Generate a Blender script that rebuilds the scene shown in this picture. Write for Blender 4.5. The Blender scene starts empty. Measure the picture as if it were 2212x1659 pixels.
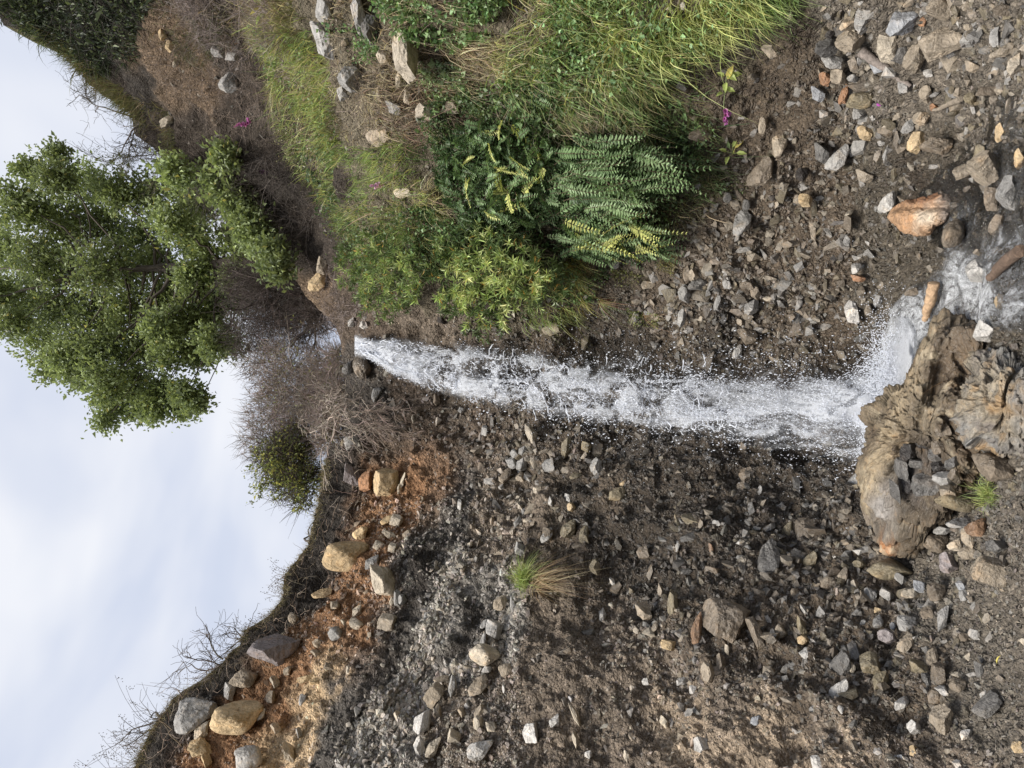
import bpy, bmesh, math, random
import numpy as np
from mathutils import Matrix, Vector

random.seed(7)
rng = np.random.default_rng(7)
scene = bpy.context.scene
col = scene.collection

# ------------------------------------------------------------------ camera
# All plan coordinates (X right along the print, Y down it) are read off a
# 2212 x 1659 print of the photograph; the photograph is stored on its side,
# so the left edge of the print is up in the world.
F = 1475.0
CX, CY = 1106.0, 829.5
PITCH = math.radians(15.0)
CAM = np.array([0.0, 0.0, 1.6])
FWD = np.array([0.0, math.cos(PITCH), math.sin(PITCH)])
UP = np.array([0.0, -math.sin(PITCH), math.cos(PITCH)])
RIGHT = np.array([1.0, 0.0, 0.0])
CAMROT = np.stack([-UP, RIGHT, -FWD], axis=1)      # columns: print right, print up, towards viewer

cam_data = bpy.data.cameras.new("camera")
cam_data.sensor_width = 36.0
cam_data.lens = F / 2212.0 * 36.0
cam_data.clip_start = 0.05
cam_data.clip_end = 2000.0
cam = bpy.data.objects.new("camera", cam_data)
M = Matrix(CAMROT.tolist()).to_4x4()
M.translation = Vector(CAM.tolist())
cam.matrix_world = M
col.objects.link(cam)
scene.camera = cam


def rays(dx, dy):
    dx = np.asarray(dx, float); dy = np.asarray(dy, float)
    xr = (CY - dy) / F
    yu = (CX - dx) / F
    return xr[..., None] * RIGHT + yu[..., None] * UP + FWD


def unproject(dx, dy, Y):
    d = rays(dx, dy)
    s = np.asarray(Y, float) / d[..., 1]
    return CAM + d * s[..., None]


def mpp(p):
    """metres per print pixel at a world point"""
    return ((np.asarray(p) - CAM) @ FWD) / F


# ------------------------------------------------------------------ noise
def _hash(ix, iy, iz, seed):
    h = (ix.astype(np.uint32) * np.uint32(374761393) + iy.astype(np.uint32) * np.uint32(668265263)
         + iz.astype(np.uint32) * np.uint32(2147483647) + np.uint32((seed * 974634777) & 0xffffffff))
    h = (h ^ (h >> np.uint32(13))) * np.uint32(1274126177)
    h = h ^ (h >> np.uint32(16))
    return (h & np.uint32(0xffff)).astype(np.float32) / 32767.5 - 1.0


def vnoise(P, seed=0):
    P = np.asarray(P, np.float32)
    i = np.floor(P).astype(np.int64)
    f = P - i
    f = f * f * f * (f * (f * 6 - 15) + 10)
    x, y, z = i[..., 0], i[..., 1], i[..., 2]
    fx, fy, fz = f[..., 0], f[..., 1], f[..., 2]
    r = 0
    for a in (0, 1):
        wx = fx if a else 1 - fx
        for b in (0, 1):
            wy = fy if b else 1 - fy
            for c in (0, 1):
                wz = fz if c else 1 - fz
                r = r + wx * wy * wz * _hash(x + a, y + b, z + c, seed)
    return r


def fbm(P, octv=4, seed=0, gain=0.5):
    P = np.asarray(P, np.float32)
    r = 0; a = 1.0
    for k in range(octv):
        r = r + a * vnoise(P * (2.03 ** k) + k * 17.3, seed + k)
        a *= gain
    return r


def ridged(P, octv=4, seed=0):
    r = 0; a = 1.0
    for k in range(octv):
        r = r + a * (1 - 2 * np.abs(vnoise(np.asarray(P, np.float32) * (2.03 ** k) + k * 11.7, seed + k)))
        a *= 0.5
    return r


def s2l(c):
    c = np.asarray(c, float) / 255.0
    l = np.where(c <= 0.04045, c / 12.92, ((c + 0.055) / 1.055) ** 2.4)
    g = (l * np.array([0.25, 0.6, 0.15])).sum(-1, keepdims=True)
    return np.clip((g + (l - g) * 0.74) * 1.05, 0.004, 0.9)


# ------------------------------------------------------------------ mesh helpers
def make_mesh(name, V, faces, colors=None, smooth=True, sharp=None):
    """faces: (n,3) or (n,4) int array, or list of such arrays"""
    if not isinstance(faces, (list, tuple)):
        faces = [faces]
    V = np.ascontiguousarray(V, np.float32)
    me = bpy.data.meshes.new(name)
    loops = np.concatenate([f.ravel() for f in faces]).astype(np.int32)
    tot = np.concatenate([np.full(len(f), f.shape[1], np.int32) for f in faces])
    start = np.concatenate([[0], np.cumsum(tot)[:-1]]).astype(np.int32)
    me.vertices.add(len(V)); me.vertices.foreach_set("co", V.ravel())
    me.loops.add(len(loops)); me.loops.foreach_set("vertex_index", loops)
    me.polygons.add(len(tot))
    me.polygons.foreach_set("loop_start", start)
    me.polygons.foreach_set("loop_total", tot)
    me.polygons.foreach_set("use_smooth", np.full(len(tot), bool(smooth)))
    me.update(calc_edges=True)
    if colors is not None:
        a = me.color_attributes.new("Col", 'FLOAT_COLOR', 'POINT')
        c = np.ones((len(V), 4), np.float32)
        c[:, :colors.shape[1]] = colors
        a.data.foreach_set("color", c.ravel())
    if sharp is not None:
        me.set_sharp_from_angle(angle=math.radians(sharp))
    return me


def link(name, me, mat, parent=None, label=None, cat=None, group=None, kind=None):
    o = bpy.data.objects.new(name, me)
    if me is not None and mat is not None and len(me.materials) == 0:
        me.materials.append(mat)
    col.objects.link(o)
    if parent is not None:
        o.parent = parent
    if label: o["label"] = label
    if cat: o["category"] = cat
    if group: o["group"] = group
    if kind: o["kind"] = kind
    return o


def empty(name, loc, label, cat, group=None):
    o = bpy.data.objects.new(name, None)
    o.location = [float(x) for x in loc]
    o.empty_display_size = 0.1
    col.objects.link(o)
    o["label"] = label; o["category"] = cat
    if group: o["group"] = group
    return o


class Bag:
    """collects pieces of one mesh"""
    def __init__(s):
        s.v = []; s.t = []; s.q = []; s.c = []; s.n = 0

    def add(s, V, faces, C):
        V = np.asarray(V, np.float32).reshape(-1, 3)
        f = np.asarray(faces) + s.n
        (s.t if f.shape[1] == 3 else s.q).append(f)
        C = np.asarray(C, np.float32)
        if C.ndim == 1:
            C = np.broadcast_to(C[:3], (len(V), 3))
        s.v.append(V); s.c.append(C); s.n += len(V)

    def build(s, name, origin=None, smooth=True):
        V = np.concatenate(s.v)
        if origin is not None:
            V = V - np.asarray(origin, np.float32)
        fs = []
        if s.t: fs.append(np.concatenate(s.t))
        if s.q: fs.append(np.concatenate(s.q))
        return make_mesh(name, V, fs, np.concatenate(s.c), smooth)


def norm(a):
    return a / np.maximum(np.linalg.norm(a, axis=-1, keepdims=True), 1e-9)


def frames(d, twist=None):
    """orthonormal frames (N,3,3) whose column 0 runs along d"""
    d = norm(np.asarray(d, float))
    ref = np.where(np.abs(d[:, 2:3]) > 0.95, np.array([[1.0, 0, 0]]), np.array([[0, 0, 1.0]]))
    s = norm(np.cross(d, ref))
    n = np.cross(s, d)
    if twist is not None:
        c, si = np.cos(twist)[:, None], np.sin(twist)[:, None]
        s, n = s * c + n * si, n * c - s * si
    return np.stack([d, s, n], axis=2)


def scatter(bag, tv, tf, R, T, S, C):
    """add N copies of template (tv, tf): rotation R (N,3,3), place T (N,3), size S (N,3), colour C (N,3)"""
    N = len(T); k = len(tv)
    if N == 0: return
    V = np.einsum('nij,nkj->nki', R, tv[None] * S[:, None, :]) + T[:, None, :]
    Fc = (tf[None] + (np.arange(N) * k)[:, None, None]).reshape(-1, tf.shape[1])
    bag.add(V.reshape(-1, 3), Fc, np.repeat(C, k, axis=0))


def vary(c, n, amt=0.15, hue=0.05):
    c = np.asarray(c, float)
    v = 1 + amt * rng.standard_normal((n, 1))
    h = 1 + hue * rng.standard_normal((n, 3))
    return np.clip(c * v * h, 0.004, 0.95)


def tube(bag, pts, radii, color, sides=5):
    pts = np.asarray(pts, float); n = len(pts)
    radii = np.broadcast_to(np.asarray(radii, float), (n,))
    d = np.gradient(pts, axis=0)
    fr = frames(d)
    a = np.linspace(0, 2 * math.pi, sides, endpoint=False)
    ring = (np.cos(a)[None, :, None] * fr[:, None, :, 1] + np.sin(a)[None, :, None] * fr[:, None, :, 2])
    V = pts[:, None, :] + ring * radii[:, None, None]
    i = np.arange(n - 1)[:, None] * sides; j = np.arange(sides)[None, :]
    j2 = (j + 1) % sides
    q = np.stack([i + j, i + j2, i + sides + j2, i + sides + j], axis=2).reshape(-1, 4)
    bag.add(V.reshape(-1, 3), q, np.asarray(color))
    V2 = V.reshape(-1, 3)
    # end cap
    bag.add(np.concatenate([V2[-sides:], pts[-1:] + 0.3 * radii[-1] * norm(d[-1:])]),
            np.array([[k, (k + 1) % sides, sides] for k in range(sides)]), np.asarray(color))
    bag.add(np.concatenate([V2[:sides], pts[:1]]),
            np.array([[(k + 1) % sides, k, sides] for k in range(sides)]), np.asarray(color))


def sticks(bag, P0, D, L, rad, C, bend=0.25, seg=3):
    """many thin three-sided twigs, slightly bent"""
    N = len(P0)
    if N == 0: return
    D = norm(D)
    B = rng.standard_normal((N, 3)); B -= (B * D).sum(1, keepdims=True) * D
    fr = frames(D)
    t = np.linspace(0, 1, seg + 1)
    ctr = P0[:, None] + D[:, None] * (L[:, None] * t)[..., None] + B[:, None] * (bend * L[:, None] * t ** 2)[..., None]
    r = rad[:, None] * (1 - 0.75 * t)
    a = np.array([0, 2.0944, 4.18879])
    ring = np.cos(a)[None, :, None] * fr[:, None, :, 1] + np.sin(a)[None, :, None] * fr[:, None, :, 2]
    V = ctr[:, :, None, :] + ring[:, None] * r[:, :, None, None]
    k = (seg + 1) * 3
    q = []
    for s in range(seg):
        for j in range(3):
            q.append([s * 3 + j, s * 3 + (j + 1) % 3, s * 3 + 3 + (j + 1) % 3, s * 3 + 3 + j])
    q = np.array(q)
    Fc = (q[None] + (np.arange(N) * k)[:, None, None]).reshape(-1, 4)
    bag.add(V.reshape(-1, 3), Fc, np.repeat(C, k, axis=0))
    return ctr[:, -1]


def blades(bag, P0, D, L, W, droop, C, seg=4, side=None):
    """grass blades: flat tapering strips bending under gravity"""
    N = len(P0)
    if N == 0: return
    D = norm(D)
    t = np.linspace(0, 1, seg + 1)
    g = np.array([0, 0, -1.0])
    ctr = P0[:, None] + D[:, None] * (L[:, None] * t)[..., None] + g * (droop[:, None] * L[:, None] * t ** 2)[..., None]
    if side is None:
        side = rng.standard_normal((N, 3))
    side = norm(side - (side * D).sum(1, keepdims=True) * D)
    w = W[:, None] * (1 - t ** 1.6 * 0.93) * 0.5
    A = ctr + side[:, None] * w[..., None]
    Bv = ctr - side[:, None] * w[..., None]
    V = np.stack([A, Bv], axis=2)
    k = (seg + 1) * 2
    q = np.array([[s * 2, s * 2 + 1, s * 2 + 3, s * 2 + 2] for s in range(seg)])
    Fc = (q[None] + (np.arange(N) * k)[:, None, None]).reshape(-1, 4)
    bag.add(V.reshape(-1, 3), Fc, np.repeat(C, k, axis=0))


# leaf templates: run along +x from 0 to 1, lie in xy, folded along the midrib
LEAF4 = np.array([[0, 0, 0], [.45, .5, .16], [1, 0, -.08], [.45, -.5, .16]], float)
LEAF4F = np.array([[0, 2, 1], [0, 3, 2]])
LEAF8 = np.array([[0, 0, 0], [.3, .42, .12], [.3, 0, 0], [.3, -.42, .12], [.68, .36, .04], [.68, 0, -.06],
                  [.68, -.36, .04], [1, 0, -.22]], float)
LEAF8F = np.array([[0, 2, 1], [0, 3, 2], [1, 2, 5], [1, 5, 4], [2, 3, 6], [2, 6, 5], [4, 5, 7], [5, 6, 7]])


def ico(sub):
    t = (1 + 5 ** .5) / 2
    V = [(-1, t, 0), (1, t, 0), (-1, -t, 0), (1, -t, 0), (0, -1, t), (0, 1, t), (0, -1, -t), (0, 1, -t),
         (t, 0, -1), (t, 0, 1), (-t, 0, -1), (-t, 0, 1)]
    V = [list(np.array(v) / np.linalg.norm(v)) for v in V]
    Fc = [(0, 11, 5), (0, 5, 1), (0, 1, 7), (0, 7, 10), (0, 10, 11), (1, 5, 9), (5, 11, 4), (11, 10, 2), (10, 7, 6),
          (7, 1, 8), (3, 9, 4), (3, 4, 2), (3, 2, 6), (3, 6, 8), (3, 8, 9), (4, 9, 5), (2, 4, 11), (6, 2, 10),
          (8, 6, 7), (9, 8, 1)]
    for _ in range(sub):
        mid = {}; G = []

        def m(a, b):
            k = (min(a, b), max(a, b))
            if k not in mid:
                p = np.array(V[a]) + np.array(V[b]); V.append(list(p / np.linalg.norm(p))); mid[k] = len(V) - 1
            return mid[k]
        for a, b, c in Fc:
            x, y, z = m(a, b), m(b, c), m(c, a)
            G += [(a, x, z), (b, y, x), (c, z, y), (x, y, z)]
        Fc = G
    return np.array(V), np.array(Fc)


def shard(k, n=11):
    r = np.random.default_rng(900 + k)
    bm = bmesh.new()
    for p in norm(r.standard_normal((n, 3))) * r.uniform(.75, 1.0, (n, 1)): bm.verts.new(p.tolist())
    h = bmesh.ops.convex_hull(bm, input=bm.verts)
    loose = [e for e in h["geom_interior"] + h["geom_unused"] if isinstance(e, bmesh.types.BMVert)]
    bmesh.ops.delete(bm, geom=list(set(loose)), context='VERTS')
    bm.verts.index_update()
    V = np.array([v.co[:] for v in bm.verts]); Fc = np.array([[v.index for v in f.verts] for f in bm.faces])
    bm.free()
    lo, hi = V.min(0), V.max(0)
    return (V - (lo + hi) / 2) / ((hi - lo) / 2), Fc


def worley(P, seed=0):
    P = np.asarray(P, np.float32); i = np.floor(P).astype(np.int64); f = P - i
    d1 = np.full(P.shape[:-1], 9.0); d2 = d1.copy(); idv = np.zeros(P.shape[:-1]); vec = np.zeros(P.shape); rv = np.zeros(P.shape)
    for a in (-1, 0, 1):
        for b in (-1, 0, 1):
            for c in (-1, 0, 1):
                x, y, z = i[..., 0] + a, i[..., 1] + b, i[..., 2] + c
                o = np.stack([_hash(x, y, z, seed + k) * .5 + .5 for k in range(3)], -1)
                d = np.sqrt(((np.array([a, b, c]) + o - f) ** 2).sum(-1))
                h = _hash(x, y, z, seed + 9)
                n1 = d < d1
                vec = np.where(n1[..., None], f - np.array([a, b, c]) - o, vec)
                rv = np.where(n1[..., None], np.stack([_hash(x, y, z, seed + 20 + k) for k in range(3)], -1), rv)
                d2 = np.where(n1, d1, np.minimum(d2, d)); idv = np.where(n1, h, idv); d1 = np.where(n1, d, d1)
    return d1, d2, idv, (vec * rv).sum(-1)


ICO1 = ico(1); ICO2 = ico(2); ICO4 = ico(4)


def rock_shape(base, nplanes, seed, rough=0.03, soft=0.0):
    """a stone: directions cut by random planes, like a broken block"""
    r = np.random.default_rng(seed)
    V = base[0]
    n = norm(r.standard_normal((nplanes, 3)))
    n = np.concatenate([n, -n[: nplanes // 2]])
    h = r.uniform(0.62, 1.0, len(n))
    d = np.maximum(V @ n.T, 1e-3)
    rad = h[None] / d
    if soft > 0:
        k = soft
        rad = np.minimum(rad, 3.0)
        R = (np.sum(rad ** (-k), axis=1)) ** (-1.0 / k)
    else:
        R = np.minimum(rad.min(axis=1), 1.5)
    P = V * R[:, None]
    if rough > 0:
        P = P + V * (rough * fbm(V * 2.3 + seed, 4, seed) + rough * 0.5 * ridged(V * 6 + seed, 2, seed + 5))[:, None]
    lo, hi = P.min(0), P.max(0)
    return (P - (lo + hi) / 2) / ((hi - lo) / 2)


# ------------------------------------------------------------------ materials
def new_mat(name):
    m = bpy.data.materials.new(name); m.use_nodes = True
    nt = m.node_tree; nt.nodes.clear()
    out = nt.nodes.new("ShaderNodeOutputMaterial")
    return m, nt, out


class NT:
    def __init__(s, nt): s.nt = nt

    def n(s, typ, **kw):
        nd = s.nt.nodes.new(typ)
        for k, v in kw.items():
            if k.startswith("i_"):
                key = k[2:]
                key = int(key) if key.isdigit() else key.replace("_", " ")
                nd.inputs[key].default_value = v
            else:
                setattr(nd, k, v)
        return nd

    def l(s, a, b): s.nt.links.new(a, b)

    def math(s, op, a, b=None, clamp=False):
        nd = s.n("ShaderNodeMath", operation=op, use_clamp=clamp)
        for i, v in enumerate((a, b)):
            if v is None: continue
            if isinstance(v, (int, float)): nd.inputs[i].default_value = v
            else: s.l(v, nd.inputs[i])
        return nd.outputs[0]

    def mix(s, fac, a, b, blend='MIX'):
        nd = s.n("ShaderNodeMix", data_type='RGBA', blend_type=blend)
        for i, v in ((0, fac), (6, a), (7, b)):
            if isinstance(v, (int, float)): nd.inputs[i].default_value = v
            elif isinstance(v, tuple): nd.inputs[i].default_value = v
            else: s.l(v, nd.inputs[i])
        return nd.outputs[2]

    def ramp(s, fac, stops):
        nd = s.n("ShaderNodeValToRGB")
        el = nd.color_ramp.elements
        while len(el) < len(stops): el.new(0.5)
        for e, (p, c) in zip(el, stops):
            e.position = p
            e.color = (c, c, c, 1) if isinstance(c, (int, float)) else (*c, 1)
        s.l(fac, nd.inputs[0])
        return nd.outputs[0]


def terrain_material():
    m, nt, out = new_mat("soil_and_gravel"); N = NT(nt)
    geo = N.n("ShaderNodeNewGeometry"); pos = geo.outputs["Position"]
    att = N.n("ShaderNodeAttribute", attribute_name="Col")
    base, wet = att.outputs["Color"], att.outputs["Alpha"]
    warp = N.n("ShaderNodeTexNoise", i_Scale=9.0, i_Detail=3.0); N.l(pos, warp.inputs["Vector"])
    wv = N.n("ShaderNodeVectorMath", operation='SCALE'); wv.inputs["Scale"].default_value = 0.05
    N.l(warp.outputs["Color"], wv.inputs[0])
    wp = N.n("ShaderNodeVectorMath", operation='ADD'); N.l(pos, wp.inputs[0]); N.l(wv.outputs[0], wp.inputs[1])
    v1 = N.n("ShaderNodeTexVoronoi", i_Scale=34.0); N.l(wp.outputs[0], v1.inputs["Vector"])
    v2 = N.n("ShaderNodeTexVoronoi", i_Scale=75.0); N.l(wp.outputs[0], v2.inputs["Vector"])
    n1 = N.n("ShaderNodeTexNoise", i_Scale=3.0, i_Detail=6.0, i_Roughness=0.65); N.l(pos, n1.inputs["Vector"])
    n2 = N.n("ShaderNodeTexNoise", i_Scale=28.0, i_Detail=6.0, i_Roughness=0.7); N.l(pos, n2.inputs["Vector"])
    c = N.mix(0.55, base, N.ramp(n1.outputs["Fac"], [(0.3, 0.72), (0.7, 1.25)]), 'MULTIPLY')
    sep1 = N.n("ShaderNodeSeparateColor"); N.l(v1.outputs["Color"], sep1.inputs[0])
    sep2 = N.n("ShaderNodeSeparateColor"); N.l(v2.outputs["Color"], sep2.inputs[0])
    # individual pebbles of their own shade
    peb = N.ramp(sep1.outputs[0], [(0.0, 0.68), (0.5, 0.97), (0.86, 1.25), (1.0, 1.9)])
    c = N.mix(0.75, c, N.mix(1.0, c, peb, 'MULTIPLY'))
    peb2 = N.ramp(sep2.outputs[1], [(0.0, 0.72), (0.6, 1.0), (1.0, 1.5)])
    c = N.mix(0.8, c, N.mix(1.0, c, peb2, 'MULTIPLY'))
    c = N.mix(0.5, c, N.ramp(n2.outputs["Fac"], [(0.3, 0.6), (0.65, 1.4)]), 'MULTIPLY')
    p = N.n("ShaderNodeBsdfPrincipled")
    N.l(c, p.inputs["Base Color"])
    rr = N.n("ShaderNodeMapRange"); N.l(wet, rr.inputs[0])
    rr.inputs[3].default_value = 0.95; rr.inputs[4].default_value = 0.24
    rmod = N.math('ADD', rr.outputs[0], N.math('MULTIPLY', N.math('SUBTRACT', n2.outputs["Fac"], 0.5), 0.5), clamp=True)
    N.l(rmod, p.inputs["Roughness"])
    N.l(N.math('ADD', N.math('MULTIPLY', wet, 0.55), 0.12), p.inputs["Specular IOR Level"])
    h = N.math('ADD', N.math('MULTIPLY', v1.outputs["Distance"], -0.9), N.math('MULTIPLY', v2.outputs["Distance"], -0.5))
    h = N.math('ADD', h, N.math('MULTIPLY', n2.outputs["Fac"], 1.0))
    b = N.n("ShaderNodeBump", i_Strength=1.0, i_Distance=0.035); N.l(h, b.inputs["Height"])
    N.l(b.outputs[0], p.inputs["Normal"])
    N.l(p.outputs[0], out.inputs[0])
    return m


def stone_material(name, use_attr=False, fine=1.0, cracks=False):
    """stone: colour from the object (alpha = wetness) or from the vertex colours"""
    m, nt, out = new_mat(name); N = NT(nt)
    tc = N.n("ShaderNodeTexCoord"); geo = N.n("ShaderNodeNewGeometry"); pos = geo.outputs["Position"]
    if use_attr:
        att = N.n("ShaderNodeAttribute", attribute_name="Col"); base, wet = att.outputs["Color"], att.outputs["Alpha"]
        rnd = 0.37
    else:
        oi = N.n("ShaderNodeObjectInfo"); base, wet = oi.outputs["Color"], oi.outputs["Alpha"]
        rnd = oi.outputs["Random"]
    n1 = N.n("ShaderNodeTexNoise", i_Scale=7.0 * fine, i_Detail=7.0, i_Roughness=0.65, i_Distortion=0.6)
    N.l(pos, n1.inputs["Vector"])
    n2 = N.n("ShaderNodeTexNoise", i_Scale=45.0 * fine, i_Detail=5.0, i_Roughness=0.7); N.l(pos, n2.inputs["Vector"])
    # bedding streaks, tilted differently on every stone
    mp = N.n("ShaderNodeMapping"); mp.inputs["Scale"].default_value = (5 * fine, 34 * fine, 9 * fine)
    N.l(pos, mp.inputs["Vector"])
    cr = N.n("ShaderNodeCombineXYZ")
    if rnd != 0.37:
        N.l(N.math('MULTIPLY', rnd, 6.28), cr.inputs[0]); N.l(N.math('MULTIPLY', rnd, 17.0), cr.inputs[2])
    N.l(cr.outputs[0], mp.inputs["Rotation"])
    n3 = N.n("ShaderNodeTexNoise", i_Scale=1.0, i_Detail=4.0, i_Roughness=0.6, i_Distortion=1.2)
    N.l(mp.outputs[0], n3.inputs["Vector"])
    c = N.mix(0.8, base, N.ramp(n1.outputs["Fac"], [(0.28, 0.42), (0.5, 0.95), (0.75, 1.3)]), 'MULTIPLY')
    c = N.mix(0.55, c, N.ramp(n3.outputs["Fac"], [(0.35, 0.55), (0.55, 1.1), (0.72, 1.45)]), 'MULTIPLY')
    c = N.mix(0.6, c, N.ramp(n2.outputs["Fac"], [(0.3, 0.6), (0.7, 1.3)]), 'MULTIPLY')
    # pale quartz veins
    vein = N.math('ABSOLUTE', N.math('SUBTRACT', n3.outputs["Fac"], 0.5))
    vm = N.ramp(vein, [(0.0, 0.5), (0.012, 0.0)])
    c = N.mix(N.math('MULTIPLY', vm, 0.6), c, (0.55, 0.52, 0.48, 1))
    if cracks:
        wpn = N.n("ShaderNodeTexNoise", i_Scale=5.0, i_Detail=4.0); N.l(pos, wpn.inputs["Vector"])
        ws = N.n("ShaderNodeVectorMath", operation='SCALE'); ws.inputs["Scale"].default_value = 0.45; N.l(wpn.outputs["Color"], ws.inputs[0])
        wa = N.n("ShaderNodeVectorMath", operation='ADD'); N.l(pos, wa.inputs[0]); N.l(ws.outputs[0], wa.inputs[1])
        vc = N.n("ShaderNodeTexVoronoi", feature='DISTANCE_TO_EDGE', i_Scale=5.0); N.l(wa.outputs[0], vc.inputs["Vector"])
        ve = N.n("ShaderNodeTexVoronoi", feature='DISTANCE_TO_EDGE', i_Scale=17.0); N.l(wa.outputs[0], ve.inputs["Vector"])
        ck = N.math('MULTIPLY', N.ramp(vc.outputs["Distance"], [(0.0, 0.0), (0.05, 1.0)]), N.ramp(ve.outputs["Distance"], [(0.0, 0.35), (0.05, 1.0)]))
        c = N.mix(1.0, c, N.ramp(ck, [(0.0, (0.5, 0.45, 0.4)), (0.7, (1.0, 1.0, 1.0))]), 'MULTIPLY')
    # rusty stain
    st = N.ramp(n1.outputs["Fac"], [(0.55, 0.0), (0.72, 0.45)])
    c = N.mix(st, c, N.mix(1.0, c, (1.15, 0.86, 0.55, 1), 'MULTIPLY'))
    p = N.n("ShaderNodeBsdfPrincipled")
    N.l(c, p.inputs["Base Color"])
    rr = N.n("ShaderNodeMapRange"); N.l(wet, rr.inputs[0])
    rr.inputs[3].default_value = 0.85; rr.inputs[4].default_value = 0.22
    N.l(N.math('ADD', rr.outputs[0], N.math('MULTIPLY', N.math('SUBTRACT', n2.outputs["Fac"], 0.5), 0.35), clamp=True), p.inputs["Roughness"])
    N.l(N.math('ADD', N.math('MULTIPLY', wet, 0.4), 0.2), p.inputs["Specular IOR Level"])
    h = N.math('ADD', N.math('MULTIPLY', n1.outputs["Fac"], 1.2), N.math('MULTIPLY', n3.outputs["Fac"], 0.6))
    h = N.math('ADD', h, N.math('MULTIPLY', n2.outputs["Fac"], 0.35))
    if cracks: h = N.math('ADD', h, N.math('MULTIPLY', ck, 0.8))
    b = N.n("ShaderNodeBump", i_Strength=1.0, i_Distance=0.03 / fine); N.l(h, b.inputs["Height"])
    N.l(b.outputs[0], p.inputs["Normal"])
    N.l(p.outputs[0], out.inputs[0])
    return m


def leaf_material(name, trans=0.3, rough=0.5, spec=0.3):
    m, nt, out = new_mat(name); N = NT(nt)
    att = N.n("ShaderNodeAttribute", attribute_name="Col")
    geo = N.n("ShaderNodeNewGeometry")
    n1 = N.n("ShaderNodeTexNoise", i_Scale=24.0, i_Detail=3.0); N.l(geo.outputs["Position"], n1.inputs["Vector"])
    c = N.mix(0.5, att.outputs["Color"], N.ramp(n1.outputs["Fac"], [(0.3, 0.6), (0.7, 1.2)]), 'MULTIPLY')
    p = N.n("ShaderNodeBsdfPrincipled", i_Roughness=rough)
    p.inputs["Specular IOR Level"].default_value = spec
    N.l(c, p.inputs["Base Color"])
    t = N.n("ShaderNodeBsdfTranslucent")
    N.l(N.mix(1.0, c, (1.1, 1.1, 0.75, 1), 'MULTIPLY'), t.inputs[0])
    mx = N.n("ShaderNodeMixShader"); mx.inputs[0].default_value = trans
    N.l(p.outputs[0], mx.inputs[1]); N.l(t.outputs[0], mx.inputs[2])
    N.l(mx.outputs[0], out.inputs[0])
    return m


def bark_material():
    m, nt, out = new_mat("bark"); N = NT(nt)
    att = N.n("ShaderNodeAttribute", attribute_name="Col")
    geo = N.n("ShaderNodeNewGeometry")
    n1 = N.n("ShaderNodeTexNoise", i_Scale=30.0, i_Detail=5.0, i_Roughness=0.7, i_Distortion=1.0)
    N.l(geo.outputs["Position"], n1.inputs["Vector"])
    c = N.mix(0.7, att.outputs["Color"], N.ramp(n1.outputs["Fac"], [(0.3, 0.35), (0.7, 1.45)]), 'MULTIPLY')
    p = N.n("ShaderNodeBsdfPrincipled", i_Roughness=0.85)
    N.l(c, p.inputs["Base Color"])
    b = N.n("ShaderNodeBump", i_Strength=0.8, i_Distance=0.02); N.l(n1.outputs["Fac"], b.inputs["Height"])
    N.l(b.outputs[0], p.inputs["Normal"])
    N.l(p.outputs[0], out.inputs[0])
    return m


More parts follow.
